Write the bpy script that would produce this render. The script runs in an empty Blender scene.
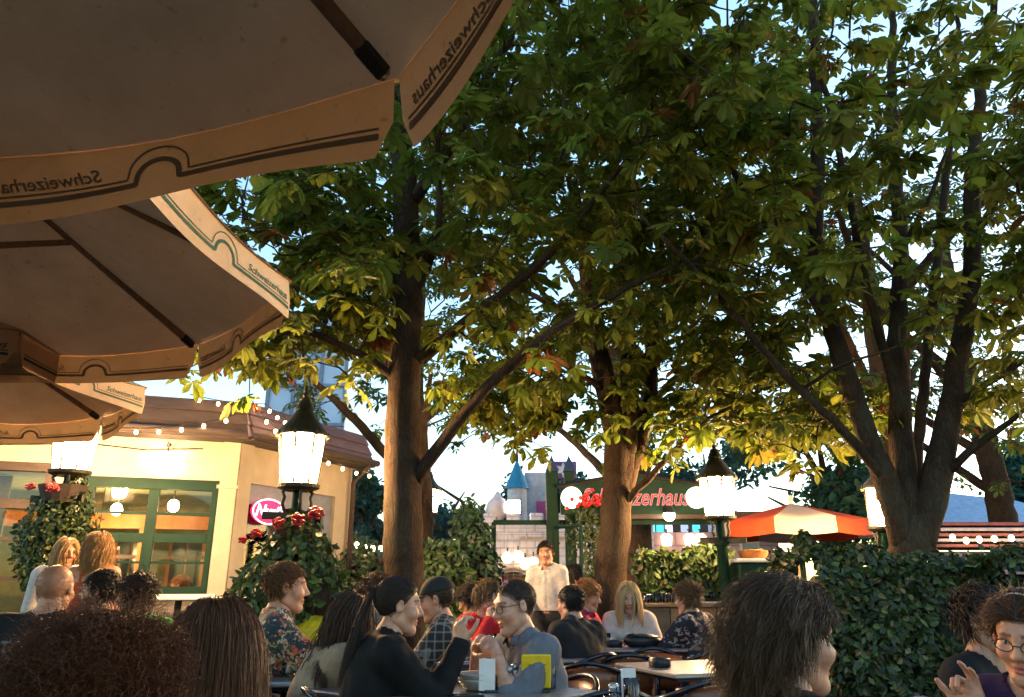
EXPO = 3.05; LAMPW = 66; LK = .38; NCL = (800, 580, 680, 220)
import bpy, math, random
import numpy as np
from mathutils import Vector, Matrix
random.seed(7); rng = np.random.default_rng(11)
R = math.radians
scene = bpy.context.scene
COL = scene.collection
W, H, F = 1024, 697, 752.0
PITCH = R(17.7); CAMZ = 1.2
cp, sp_ = math.cos(PITCH), math.sin(PITCH)

# ------------------------------------------------------------------ camera
cam = bpy.data.cameras.new("camera"); cam_o = bpy.data.objects.new("camera", cam); COL.objects.link(cam_o)
cam.sensor_width = 36; cam.lens = F / W * 36; cam.clip_end = 2000; cam.clip_start = 0.02
cam_o.location = (0, 0, CAMZ); cam_o.rotation_euler = (R(90) + PITCH, 0, 0)
scene.camera = cam_o

def ray(px, py):
    dx = (px - W / 2) / F; dy = (H / 2 - py) / F
    return np.array([dx, cp - dy * sp_, sp_ + dy * cp])
def G(px, py, Y):
    r = ray(px, py); return np.array([r[0], r[1], r[2]]) * (Y / r[1]) + np.array([0, 0, CAMZ])
def GZ(px, py, z):
    r = ray(px, py); t = (z - CAMZ) / r[2]; return r * t + np.array([0, 0, CAMZ])
def proj(P):
    P = np.atleast_2d(P) - np.array([0, 0, CAMZ])
    zc = P[:, 1] * cp + P[:, 2] * sp_; yc = -P[:, 1] * sp_ + P[:, 2] * cp
    zs = np.where(np.abs(zc) < 1e-4, 1e-4, zc)
    return W / 2 + F * P[:, 0] / zs, H / 2 - F * yc / zs, zc

# ------------------------------------------------------------------ objects
def mesh_np(name, V, faces, mat=None, parent=None, smooth=True, col=None, matidx=None):
    """faces: list of int arrays (n,k)."""
    me = bpy.data.meshes.new(name)
    V = np.asarray(V, np.float32)
    faces = [np.asarray(f, np.int32) for f in faces if len(f)]
    me.vertices.add(len(V)); me.vertices.foreach_set("co", V.ravel())
    nl = sum(f.size for f in faces); nf = sum(len(f) for f in faces)
    me.loops.add(nl); me.loops.foreach_set("vertex_index", np.concatenate([f.ravel() for f in faces]))
    me.polygons.add(nf)
    tot = np.concatenate([np.full(len(f), f.shape[1], np.int32) for f in faces])
    st = np.concatenate([[0], np.cumsum(tot)[:-1]]).astype(np.int32)
    me.polygons.foreach_set("loop_start", st)
    me.polygons.foreach_set("use_smooth", np.full(nf, smooth))
    if mat is not None:
        for m in (mat if isinstance(mat, (list, tuple)) else [mat]): me.materials.append(m)
    if matidx is not None: me.polygons.foreach_set("material_index", np.asarray(matidx, np.int32))
    me.update(calc_edges=True)
    if col is not None:
        a = me.color_attributes.new("Col", 'FLOAT_COLOR', 'POINT')
        c = np.ones((len(V), 4), np.float32); c[:, :col.shape[1]] = col
        a.data.foreach_set("color", c.ravel())
    o = bpy.data.objects.new(name, me); COL.objects.link(o)
    if parent is not None: o.parent = parent
    return o

class MB:
    """collects shapes into ONE mesh"""
    def __init__(s): s.V = []; s.F = {}; s.n = 0
    def raw(s, V, faces):
        V = np.asarray(V, float)
        for f in faces:
            s.F.setdefault(len(f), []).append([i + s.n for i in f])
        s.V.append(V); s.n += len(V); return s
    def arr(s, V, quads):
        quads = np.asarray(quads)
        s.F.setdefault(quads.shape[1], []).extend((quads + s.n).tolist()); s.V.append(np.asarray(V, float)); s.n += len(V); return s
    def box(s, c, d, rz=0, M=None, bev=0):
        c = np.array(c, float); d = np.array(d, float) / 2
        if bev > 0:
            b = min(bev, d.min() * .9)
            P = []
            for sx in (-1, 1):
                for sy in (-1, 1):
                    for sz in (-1, 1):
                        P += [(sx * d[0], sy * (d[1] - b), sz * (d[2] - b)), (sx * (d[0] - b), sy * d[1], sz * (d[2] - b)), (sx * (d[0] - b), sy * (d[1] - b), sz * d[2])]
            V = np.array(P)
            import bmesh
            bm = bmesh.new()
            vs = [bm.verts.new(p) for p in V]
            bmesh.ops.convex_hull(bm, input=vs)
            bm.verts.ensure_lookup_table(); bm.verts.index_update()
            V = np.array([v.co[:] for v in bm.verts]); fs = [[v.index for v in f.verts] for f in bm.faces]; bm.free()
        else:
            V = np.array([(sx * d[0], sy * d[1], sz * d[2]) for sx in (-1, 1) for sy in (-1, 1) for sz in (-1, 1)])
            fs = [(0, 1, 3, 2), (4, 6, 7, 5), (0, 4, 5, 1), (2, 3, 7, 6), (0, 2, 6, 4), (1, 5, 7, 3)]
        if M is None:
            cz, sz_ = math.cos(rz), math.sin(rz); M = np.array([[cz, -sz_, 0], [sz_, cz, 0], [0, 0, 1]])
        return s.raw(V @ np.asarray(M).T + c, fs)
    def tube(s, pts, r, n=8, cap=True, jit=0):
        P = np.asarray(pts, float); m = len(P)
        r = np.broadcast_to(np.asarray(r, float), (m,))
        T = np.gradient(P, axis=0); T /= np.linalg.norm(T, axis=1)[:, None] + 1e-9
        up = np.array([0, 0, 1.0]) if abs(T[0][2]) < .9 else np.array([1.0, 0, 0])
        u = np.cross(up, T[0]); u /= np.linalg.norm(u); rings = []
        a = np.arange(n) / n * 2 * math.pi
        for i in range(m):
            u = u - T[i] * np.dot(u, T[i]); u /= np.linalg.norm(u) + 1e-9; v = np.cross(T[i], u)
            rr = r[i] * (1 + jit * rng.normal(size=n)) if jit else r[i]
            rings.append(P[i] + (np.cos(a) * rr)[:, None] * u + (np.sin(a) * rr)[:, None] * v)
        V = np.concatenate(rings); q = []
        for i in range(m - 1):
            for k in range(n):
                k2 = (k + 1) % n; q.append((i * n + k, i * n + k2, (i + 1) * n + k2, (i + 1) * n + k))
        fs = q
        if cap: fs = q + [tuple(range(n))[::-1], tuple(range((m - 1) * n, m * n))]
        return s.raw(V, fs)
    def lathe(s, prof, c=(0, 0, 0), n=20, rot=0, M=None):
        """prof: [(r,z)...] about the z axis through c"""
        prof = np.asarray(prof, float); a = np.arange(n) / n * 2 * math.pi + rot; V = []
        for r_, z in prof: V.append(np.stack([np.cos(a) * r_, np.sin(a) * r_, np.full(n, z)], 1))
        V = np.concatenate(V)
        if M is not None: V = V @ np.asarray(M).T
        V = V + np.array(c); q = []
        for i in range(len(prof) - 1):
            for k in range(n):
                k2 = (k + 1) % n; q.append((i * n + k, i * n + k2, (i + 1) * n + k2, (i + 1) * n + k))
        fs = q + [tuple(range(n))[::-1], tuple(range((len(prof) - 1) * n, len(prof) * n))]
        return s.raw(V, fs)
    def sphere(s, c, r, n=12, m=8):
        r = np.broadcast_to(np.asarray(r, float), (3,))
        t = np.linspace(.02, math.pi - .02, m)
        V = np.concatenate([np.stack([np.sin(tt) * np.cos(np.arange(n) / n * 2 * math.pi), np.sin(tt) * np.sin(np.arange(n) / n * 2 * math.pi), np.full(n, math.cos(tt))], 1) for tt in t]) * r + np.array(c)
        q = [(i * n + k, (i + 1) * n + k, (i + 1) * n + (k + 1) % n, i * n + (k + 1) % n) for i in range(m - 1) for k in range(n)]
        return s.raw(V, q + [tuple(range(n)), tuple(range((m - 1) * n, m * n))[::-1]])
    def build(s, name, mat, parent=None, smooth=False, col=None):
        V = np.concatenate(s.V)
        return mesh_np(name, V, [np.array(f) for f in s.F.values()], mat, parent, smooth, col)

def tag(o, label=None, cat=None, group=None, kind=None):
    for k, v in (('label', label), ('category', cat), ('group', group), ('kind', kind)):
        if v: o[k] = v
    return o
def thing(name, label, cat, loc=(0, 0, 0), rz=0, group=None):
    o = bpy.data.objects.new(name, None); COL.objects.link(o); o.empty_display_size = .1
    o.location = tuple(map(float, loc)); o.rotation_euler = (0, 0, rz)
    return tag(o, label, cat, group)
def copy_tree(o, parent=None):
    c = o.copy(); COL.objects.link(c)
    if parent is not None: c.parent = parent
    for ch in [x for x in bpy.data.objects if x.parent == o]: copy_tree(ch, c)
    return c
def text_mesh(txt, size, shear=0.0, extrude=0.0, align='CENTER', spacing=1.0, bold=0.0):
    cu = bpy.data.curves.new("lettering", 'FONT'); cu.body = txt; cu.size = size; cu.shear = shear; cu.extrude = extrude
    cu.align_x = align; cu.align_y = 'CENTER'; cu.space_character = spacing; cu.offset = bold; cu.resolution_u = 3
    o = bpy.data.objects.new("lettering", cu); COL.objects.link(o)
    dg = bpy.context.evaluated_depsgraph_get(); dg.update()
    me = bpy.data.meshes.new_from_object(o.evaluated_get(dg))
    V = np.array([v.co[:] for v in me.vertices]); fs = [list(p.vertices) for p in me.polygons]
    bpy.data.objects.remove(o); bpy.data.curves.remove(cu); bpy.data.meshes.remove(me)
    return V, fs

# ------------------------------------------------------------------ materials
def new_mat(name):
    m = bpy.data.materials.new(name); m.use_nodes = True
    nt = m.node_tree; b = nt.nodes["Principled BSDF"]; return m, nt, b
def nd(nt, t, **kw):
    n = nt.nodes.new(t)
    for k, v in kw.items():
        if k in n.inputs: n.inputs[k].default_value = v
        else: setattr(n, k, v)
    return n
def rgb(c): return (c[0], c[1], c[2], 1)
def ramp(nt, stops, interp='LINEAR'):
    n = nt.nodes.new("ShaderNodeValToRGB"); e = n.color_ramp.elements; n.color_ramp.interpolation = interp
    while len(e) < len(stops): e.new(.5)
    for i, (p, c) in enumerate(stops): e[i].position = p; e[i].color = rgb(c)
    return n
def mat(name, c, rough=.6, c2=None, scale=8, detail=4, bump=0, bscale=None, metal=0, spec=.4, coat=0, stretch=None, sheen=0):
    m, nt, b = new_mat(name); L = nt.links.new
    b.inputs['Roughness'].default_value = rough; b.inputs['Metallic'].default_value = metal; b.inputs['Specular IOR Level'].default_value = spec
    b.inputs['Coat Weight'].default_value = coat; b.inputs['Sheen Weight'].default_value = sheen
    if c2 is None: c2 = tuple(x * .72 for x in c)
    tc = nd(nt, "ShaderNodeTexCoord"); mp = nd(nt, "ShaderNodeMapping")
    if stretch: mp.inputs['Scale'].default_value = stretch
    L(tc.outputs['Object'], mp.inputs['Vector'])
    n = nd(nt, "ShaderNodeTexNoise", Scale=scale, Detail=detail, Roughness=.6); L(mp.outputs[0], n.inputs['Vector'])
    r = ramp(nt, [(.32, c2), (.68, c)]); L(n.outputs['Fac'], r.inputs[0]); L(r.outputs[0], b.inputs['Base Color'])
    if bump:
        n2 = nd(nt, "ShaderNodeTexNoise", Scale=bscale or scale * 4, Detail=5.0); L(mp.outputs[0], n2.inputs['Vector'])
        bp = nd(nt, "ShaderNodeBump", Strength=bump, Distance=.02); L(n2.outputs['Fac'], bp.inputs['Height']); L(bp.outputs[0], b.inputs['Normal'])
    return m
def emis(name, c, s, c2=None):
    m = bpy.data.materials.new(name); m.use_nodes = True; nt = m.node_tree
    nt.nodes.remove(nt.nodes["Principled BSDF"])
    e = nd(nt, "ShaderNodeEmission", Strength=s); e.inputs[0].default_value = rgb(c)
    nt.links.new(e.outputs[0], nt.nodes["Material Output"].inputs[0]); return m
def col_mat(name, rough=.5, transl=0.0, spec=.3, bump=0, bscale=60, sss=0, hue_noise=0, aniso=0, coat=0):
    """colour from the mesh's own Col attribute (natural per-leaf / per-strand colour)"""
    m, nt, b = new_mat(name); L = nt.links.new
    a = nd(nt, "ShaderNodeAttribute"); a.attribute_name = "Col"
    src = a.outputs['Color']
    if hue_noise:
        tc = nd(nt, "ShaderNodeTexCoord"); n = nd(nt, "ShaderNodeTexNoise", Scale=hue_noise, Detail=3.0); L(tc.outputs['Object'], n.inputs['Vector'])
        r = ramp(nt, [(.3, (.78, .74, .72)), (.7, (1.12, 1.1, 1.08))]); L(n.outputs['Fac'], r.inputs[0])
        mx = nd(nt, "ShaderNodeMix", data_type='RGBA', blend_type='MULTIPLY'); mx.inputs[0].default_value = 1
        L(src, mx.inputs[6]); L(r.outputs[0], mx.inputs[7]); src = mx.outputs[2]
    L(src, b.inputs['Base Color']); b.inputs['Roughness'].default_value = rough; b.inputs['Specular IOR Level'].default_value = spec
    b.inputs['Coat Weight'].default_value = coat
    if sss:
        b.inputs['Subsurface Weight'].default_value = sss; b.inputs['Subsurface Radius'].default_value = (1, .35, .2); b.inputs['Subsurface Scale'].default_value = .006
    if bump:
        tc = nd(nt, "ShaderNodeTexCoord"); n = nd(nt, "ShaderNodeTexNoise", Scale=bscale, Detail=4.0); L(tc.outputs['Object'], n.inputs['Vector'])
        bp = nd(nt, "ShaderNodeBump", Strength=bump, Distance=.004); L(n.outputs['Fac'], bp.inputs['Height']); L(bp.outputs[0], b.inputs['Normal'])
    if transl:
        t = nd(nt, "ShaderNodeBsdfTranslucent"); L(src, t.inputs[0])
        mx = nd(nt, "ShaderNodeMixShader"); mx.inputs[0].default_value = transl
        L(b.outputs[0], mx.inputs[1]); L(t.outputs[0], mx.inputs[2]); L(mx.outputs[0], nt.nodes["Material Output"].inputs[0])
    return m
# ------------------------------------------------------------------ signed distance sculpting
def smin(a, b, k):
    if k <= 0: return np.minimum(a, b)
    h = np.maximum(k - np.abs(a - b), 0) / k
    return np.minimum(a, b) - h * h * k * .25
class Grid:
    def __init__(s, lo, hi, h):
        s.h = h; s.lo = np.asarray(lo, float); n = np.ceil((np.asarray(hi) - s.lo) / h).astype(int) + 1
        s.ax = [s.lo[i] + h * np.arange(n[i]) for i in range(3)]
        s.F = np.full(n, 1.0, np.float32)
    def _sl(s, lo, hi, pad):
        sl = []
        for i in range(3):
            a = int(max(0, math.floor((lo[i] - pad - s.lo[i]) / s.h))); b = int(min(len(s.ax[i]), math.ceil((hi[i] + pad - s.lo[i]) / s.h) + 1))
            if b <= a: return None
            sl.append(slice(a, b))
        return tuple(sl)
    def pts(s, sl): return np.meshgrid(*[s.ax[i][sl[i]].astype(np.float32) for i in range(3)], indexing='ij')
    def op(s, prim, k=0.0, sub=False, grow=0.0, noise=None):
        fn, lo, hi = prim; sl = s._sl(np.asarray(lo) - grow, np.asarray(hi) + grow, k + 3 * s.h)
        if sl is None: return s
        X, Y, Z = s.pts(sl); d = fn(X, Y, Z) - grow
        if noise is not None: d = d + noise(X, Y, Z)
        f = s.F[sl]
        s.F[sl] = -smin(-f, d, k) if sub else smin(f, d, k)
        return s
    def cut(s, fn):
        """keep only where fn<0 (sharp)"""
        X, Y, Z = np.meshgrid(*[a.astype(np.float32) for a in s.ax], indexing='ij')
        s.F = np.maximum(s.F, fn(X, Y, Z).astype(np.float32)); return s
    def displace(s, fn):
        X, Y, Z = np.meshgrid(*[a.astype(np.float32) for a in s.ax], indexing='ij'); m = np.abs(s.F) < .08
        s.F[m] += fn(X[m], Y[m], Z[m]); return s
    def mesh(s):
        Fp = np.pad(s.F, 1, constant_values=1.0); ins = Fp < 0
        nx, ny, nz = Fp.shape
        c = [(i, j, k) for i in (0, 1) for j in (0, 1) for k in (0, 1)]
        cnt = np.zeros((nx - 1, ny - 1, nz - 1), np.int8)
        for i, j, k in c: cnt += ins[i:nx - 1 + i, j:ny - 1 + j, k:nz - 1 + k]
        act = (cnt > 0) & (cnt < 8); I, J, K = np.nonzero(act)
        if len(I) == 0: return np.zeros((0, 3)), np.zeros((0, 4), int)
        vid = np.full(act.shape, -1, np.int32); vid[I, J, K] = np.arange(len(I))
        acc = np.zeros((len(I), 3)); num = np.zeros(len(I))
        val = {o: Fp[I + o[0], J + o[1], K + o[2]] for o in c}
        for a in c:
            for ax in range(3):
                if a[ax] == 1: continue
                b = list(a); b[ax] = 1; b = tuple(b)
                fa, fb = val[a], val[b]; m = (fa < 0) != (fb < 0)
                t = np.where(m, fa / np.where(m, fa - fb, 1), 0)
                p = np.array(a, float)[None, :] * np.ones((len(I), 1)); p[:, ax] = t
                acc[m] += p[m]; num[m] += 1
        V = (acc / num[:, None] + np.stack([I, J, K], 1) - 1) * s.h + s.lo
        Q = []
        for ax in range(3):
            sl0 = [slice(1, -1)] * 3; sl0[ax] = slice(0, -1); sl1 = list(sl0); sl1[ax] = slice(1, None)
            A = ins[tuple(sl0)]; B = ins[tuple(sl1)]; m = A != B
            i, j, k = np.nonzero(m); e = np.stack([i, j, k], 1)
            for q in range(3):
                if q != ax: e[:, q] += 1
            u, v = (ax + 1) % 3, (ax + 2) % 3
            def at(du, dv):
                w = e.copy(); w[:, u] += du; w[:, v] += dv; return vid[w[:, 0], w[:, 1], w[:, 2]]
            quad = np.stack([at(-1, -1), at(0, -1), at(0, 0), at(-1, 0)], 1)
            fl = ~A[m]; quad[fl] = quad[fl][:, ::-1]; Q.append(quad)
        return V, np.concatenate(Q)
def ell(c, r, M=None):
    c = np.asarray(c, float); r = np.asarray(r, float); rm = r.max() if M is not None else None
    def fn(X, Y, Z):
        x, y, z = X - c[0], Y - c[1], Z - c[2]
        if M is not None:
            x, y, z = (M[0, 0] * x + M[1, 0] * y + M[2, 0] * z, M[0, 1] * x + M[1, 1] * y + M[2, 1] * z, M[0, 2] * x + M[1, 2] * y + M[2, 2] * z)
        k0 = np.sqrt((x / r[0]) ** 2 + (y / r[1]) ** 2 + (z / r[2]) ** 2)
        k1 = np.sqrt((x / r[0] ** 2) ** 2 + (y / r[1] ** 2) ** 2 + (z / r[2] ** 2) ** 2)
        return k0 * (k0 - 1) / np.maximum(k1, 1e-6)
    e = r if M is None else np.full(3, rm)
    return fn, c - e, c + e
def cone(a, b, ra, rb):
    a = np.asarray(a, float); b = np.asarray(b, float); ba = b - a; l2 = max(float(ba @ ba), 1e-9)
    def fn(X, Y, Z):
        t = np.clip(((X - a[0]) * ba[0] + (Y - a[1]) * ba[1] + (Z - a[2]) * ba[2]) / l2, 0, 1)
        return np.sqrt((X - a[0] - t * ba[0]) ** 2 + (Y - a[1] - t * ba[1]) ** 2 + (Z - a[2] - t * ba[2]) ** 2) - (ra + (rb - ra) * t)
    m = max(ra, rb)
    return fn, np.minimum(a, b) - m, np.maximum(a, b) + m
def sinnoise(amp, freq, seed, n=6):
    g = np.random.default_rng(seed); D = g.normal(size=(n, 3)); D /= np.linalg.norm(D, axis=1)[:, None]; D *= freq * g.uniform(.6, 1.7, (n, 1)); ph = g.uniform(0, 6.28, n)
    def fn(X, Y, Z):
        s = 0
        for d, p in zip(D, ph): s = s + np.sin(d[0] * X + d[1] * Y + d[2] * Z + p)
        return (amp / n ** .5 * s).astype(np.float32)
    return fn
def unit(v): v = np.asarray(v, float); return v / (np.linalg.norm(v) + 1e-9)
def frame(fwd, up):
    """matrix whose columns are right, forward, up"""
    f = unit(fwd); r = unit(np.cross(f, up)); return np.stack([r, f, np.cross(r, f)], 1)
# ------------------------------------------------------------------ foliage
def leaf_template(seed, n=7, full=True):
    """one palmate chestnut leaf: petiole along +y, leaflets fanning out, drooping; unit = whole leaf about 1 across"""
    g = np.random.default_rng(seed); V = []; T = []; C = []
    pl = .34
    V += [(-.009, 0, 0), (.009, 0, 0), (.006, pl, .0), (-.006, pl, .0)]; T += [(0, 1, 2), (0, 2, 3)]; C += [.7] * 4
    angs = np.linspace(-115, 115, n) if n > 1 else [0]
    for a in angs:
        a = a + g.normal(0, 5); L = (.56 - .24 * (abs(a) / 115) ** 1.5) * g.uniform(.9, 1.08); wd = L * .21 * g.uniform(.9, 1.1)
        dr = g.uniform(.15, .6); b = len(V); ca, sa = math.cos(R(a)), math.sin(R(a)); tone = g.uniform(.9, 1.1)
        def pt(t, w, dz):
            y = t * L * math.cos(dr * t * .8); z = -L * t * math.sin(dr * t) + dz; x = w
            return (sa * y + ca * x, pl + ca * y - sa * x, z)
        if full:
            fo = wd * g.uniform(.3, .55)
            V += [pt(0, 0, 0), pt(.38, 0, -fo * .6), pt(.7, 0, -fo), pt(1, 0, 0), pt(.36, wd * .62, 0), pt(.68, wd, 0), pt(.88, wd * .55, 0), pt(.36, -wd * .62, 0), pt(.68, -wd, 0), pt(.88, -wd * .55, 0)]
            C += [tone * x for x in (1.12, 1.12, 1.12, 1, .94, .94, .94, .94, .94, .94)]
            T += [(b, b + 4, b + 1), (b + 1, b + 4, b + 5), (b + 1, b + 5, b + 2), (b + 2, b + 5, b + 6), (b + 2, b + 6, b + 3),
                  (b, b + 1, b + 7), (b + 1, b + 8, b + 7), (b + 1, b + 2, b + 8), (b + 2, b + 9, b + 8), (b + 2, b + 3, b + 9)]
        else:
            V += [pt(0, 0, 0), pt(.66, wd, 0), pt(1, 0, 0), pt(.66, -wd, 0)]; C += [tone] * 4
            T += [(b, b + 1, b + 2), (b, b + 2, b + 3)]
    return np.array(V), np.array(T), np.array(C)
def simple_leaf(seed):
    """one small pointed leaf folded on its midrib, unit length"""
    g = np.random.default_rng(seed); w = g.uniform(.2, .3); f = g.uniform(.02, .12); d = g.uniform(0, .25)
    V = [(0, 0, 0), (0, .5, -f * .5 - d * .3), (0, 1, -d), (w, .4, 0), (w * .8, .7, -d * .5), (-w, .4, 0), (-w * .8, .7, -d * .5)]
    T = [(0, 3, 1), (1, 3, 4), (1, 4, 2), (0, 1, 5), (1, 6, 5), (1, 2, 6)]
    return np.array(V), np.array(T), np.array([1.1, 1.1, 1, .95, .95, .95, .95])
CHEST = [leaf_template(i, 7 if i % 3 else 5) for i in range(8)]
CHEST_LOW = [leaf_template(i + 50, 5, False) for i in range(6)]
SMALL = [simple_leaf(i) for i in range(6)]
def scatter(templates, P, D, N, S, C):
    """P pos, D axis, N approx normal, S size, C colour -> V, T, colours"""
    D = D / np.linalg.norm(D, axis=1)[:, None]; X = np.cross(D, N); X /= np.linalg.norm(X, axis=1)[:, None] + 1e-9; Z = np.cross(X, D)
    which = rng.integers(0, len(templates), len(P)); Vs, Ts, Cs = [], [], []; off = 0
    for i, (tv, tt, tc) in enumerate(templates):
        m = which == i
        if not m.any(): continue
        p, d, x, z, s = P[m], D[m], X[m], Z[m], S[m]
        v = p[:, None] + s[:, None, None] * (tv[None, :, 0:1] * x[:, None] + tv[None, :, 1:2] * d[:, None] + tv[None, :, 2:3] * z[:, None])
        k = len(p); Vs.append(v.reshape(-1, 3)); Ts.append((tt[None] + (np.arange(k) * len(tv))[:, None, None]).reshape(-1, 3) + off)
        Cs.append((C[m][:, None, :] * tc[None, :, None]).reshape(-1, 3)); off += k * len(tv)
    return np.concatenate(Vs), np.concatenate(Ts), np.concatenate(Cs)
def leaf_cols(n, base, var=.25, odd=(), podd=.03):
    c = np.array(base)[None] * rng.uniform(1 - var, 1 + var, (n, 1)) * rng.uniform(.9, 1.1, (n, 3))
    for o in odd:
        m = rng.random(n) < podd; c[m] = np.array(o) * rng.uniform(.7, 1.2, (m.sum(), 1))
    return c

M_LEAF = col_mat("chestnut leaf", rough=.55, transl=.6, spec=.25)
M_SHRUB = col_mat("shrub leaf", rough=.45, transl=.2, spec=.4)
def bark():
    m, nt, b = new_mat("grey brown bark"); L = nt.links.new; tc = nd(nt, "ShaderNodeTexCoord"); mp = nd(nt, "ShaderNodeMapping"); mp.inputs['Scale'].default_value = (1, 1, .28); L(tc.outputs['Object'], mp.inputs[0])
    n1 = nd(nt, "ShaderNodeTexNoise", Scale=9.0, Detail=8.0); L(mp.outputs[0], n1.inputs['Vector']); mx = nd(nt, "ShaderNodeMix", data_type='RGBA'); mx.inputs[0].default_value = .2; L(mp.outputs[0], mx.inputs[6]); L(n1.outputs['Color'], mx.inputs[7])
    v = nd(nt, "ShaderNodeTexVoronoi", Scale=34.0, feature='DISTANCE_TO_EDGE'); L(mx.outputs[2], v.inputs['Vector']); r1 = ramp(nt, [(0, (0, 0, 0)), (.16, (1, 1, 1))]); L(v.outputs['Distance'], r1.inputs[0])
    n2 = nd(nt, "ShaderNodeTexNoise", Scale=3.0, Detail=6.0); L(tc.outputs['Object'], n2.inputs['Vector']); r2 = ramp(nt, [(.3, (.034, .022, .015)), (.55, (.064, .042, .027)), (.75, (.064, .06, .038))]); L(n2.outputs['Fac'], r2.inputs[0])
    m2 = nd(nt, "ShaderNodeMix", data_type='RGBA', blend_type='MULTIPLY'); m2.inputs[0].default_value = .34; L(r2.outputs[0], m2.inputs[6]); L(r1.outputs[0], m2.inputs[7]); L(m2.outputs[2], b.inputs['Base Color'])
    n3 = nd(nt, "ShaderNodeTexNoise", Scale=45.0, Detail=6.0); L(mp.outputs[0], n3.inputs['Vector']); ad = nd(nt, "ShaderNodeMath", operation='MULTIPLY_ADD'); ad.inputs[1].default_value = .45; L(n3.outputs['Fac'], ad.inputs[0]); L(r1.outputs[0], ad.inputs[2])
    bp = nd(nt, "ShaderNodeBump", Strength=.6, Distance=.012); L(ad.outputs[0], bp.inputs['Height']); L(bp.outputs[0], b.inputs['Normal']); b.inputs['Roughness'].default_value = .95; b.inputs['Specular IOR Level'].default_value = .1; return m
M_BARK = bark()

def chestnut(label, limbs, blobs, nclus, reject, group, leaf=.3, per=6, base=(.125, .152, .019), low=False, seed=1, var=.3, odd=((.16, .13, .02), (.16, .06, .015)), loc=None, twig=True, rk=(1, 1)):
    """limbs: list of (points, radii) world; first is the trunk. blobs: list of (centre, radii) ellipsoids filled with leaf sprays"""
    global rng
    keep = rng; rng = np.random.default_rng(seed)
    base_pt = np.array(limbs[0][0][0]); t = thing("chestnut_tree", label, "tree", (base_pt[0], base_pt[1], 0), 0, group)
    mb = MB(); nodes = []; dirs = []
    for li, (pts, rad) in enumerate(limbs):
        rad = [q * rk[min(li, 1)] for q in rad]
        pts = np.array(pts, float); n = max(4, int(np.linalg.norm(np.diff(pts, axis=0), axis=1).sum() / .14))
        s = np.concatenate([[0], np.cumsum(np.linalg.norm(np.diff(pts, axis=0), axis=1))]); u = np.linspace(0, s[-1], n)
        # smooth path
        P = np.stack([np.interp(u, s, pts[:, i]) for i in range(3)], 1)
        for _ in range(5): P[1:-1] = (P[:-2] + 2 * P[1:-1] + P[2:]) / 4
        P[1:-1] += rng.normal(0, .006, P[1:-1].shape)
        rr = np.interp(u / s[-1], np.linspace(0, 1, len(rad)), rad)
        mb.tube(P - [base_pt[0], base_pt[1], 0], rr * (1 + rng.normal(0, .02, n)), 14 if rad[0] > .09 else 9, jit=.025)
        nodes.append(P[n // 5:] if len(nodes) else P[int(n * .55):])
    nodes = list(np.concatenate(nodes))
    # spray centres
    vol = np.array([np.prod(b[1]) * (b[2] if len(b) > 2 else 1) for b in blobs]); cnt = rng.multinomial(nclus * 4, vol / vol.sum()); C = []
    for bb, k in zip(blobs, cnt):
        c, r = bb[:2]
        v = rng.normal(size=(k, 3)); v /= np.linalg.norm(v, axis=1)[:, None]; v *= rng.random((k, 1)) ** (1 / 2.4)
        C.append(np.array(c) + v * np.array(r))
    C = np.concatenate(C); C = C[~reject(C)]; rng.shuffle(C); C = C[:nclus]
    NA = np.array(nodes); d0 = np.array([np.min(np.sum((NA - c) ** 2, 1)) for c in C]); C = C[np.argsort(d0)]
    tips = []
    buf = np.zeros((len(NA) + len(C) * 4 + 10, 3)); buf[:len(NA)] = NA; n = len(NA)
    for c in C:
        dd = np.sum((buf[:n] - c) ** 2, 1) + .25 * np.maximum(0, buf[:n, 2] - c[2] + .1) ; j = int(np.argmin(dd)); a = buf[j].copy(); L = math.sqrt(np.sum((a - c) ** 2))
        m1 = a + (c - a) * .35 + rng.normal(0, .07 * L, 3) + [0, 0, .05 * L]; m2 = a + (c - a) * .7 + rng.normal(0, .05 * L, 3) + [0, 0, .05 * L]
        r0 = min(.028, .005 + .011 * L)
        if twig: mb.tube(np.array([a, m1, m2, c]) - [base_pt[0], base_pt[1], 0], [r0, r0 * .8, r0 * .6, .004], 5, cap=False)
        buf[n] = m1; buf[n + 1] = m2; buf[n + 2] = c; n += 3; tips.append((c, unit(c - m2)))
    mb.build("trunk", M_BARK, t, smooth=True)
    tp = np.array([x[0] for x in tips]); td = np.array([x[1] for x in tips]); n = len(tp)
    P = np.repeat(tp, per, 0) + rng.normal(0, .05, (n * per, 3)); D0 = np.repeat(td, per, 0)
    ang = rng.uniform(0, 2 * math.pi, n * per)
    D = np.stack([np.cos(ang), np.sin(ang), rng.uniform(-.75, .15, n * per)], 1) + .7 * D0 * [1, 1, .4]
    N = np.stack([rng.normal(0, .32, n * per), rng.normal(0, .32, n * per), np.ones(n * per)], 1)
    S = leaf * rng.uniform(.5, 1.25, n * per)
    cl = leaf_cols(n, base, .22)
    Cc = np.repeat(cl, per, 0) * rng.uniform(1 - var, 1 + var, (n * per, 1))
    for o in odd:
        m = rng.random(n * per) < .022; Cc[m] = np.array(o) * rng.uniform(.7, 1.2, (m.sum(), 1))
    V, T, CC = scatter(CHEST_LOW if low else CHEST, P, D, N, S, Cc)
    mesh_np("crown", V - [base_pt[0], base_pt[1], 0], [T], M_LEAF, t, smooth=False, col=CC)
    rng = keep
    return t

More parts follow.
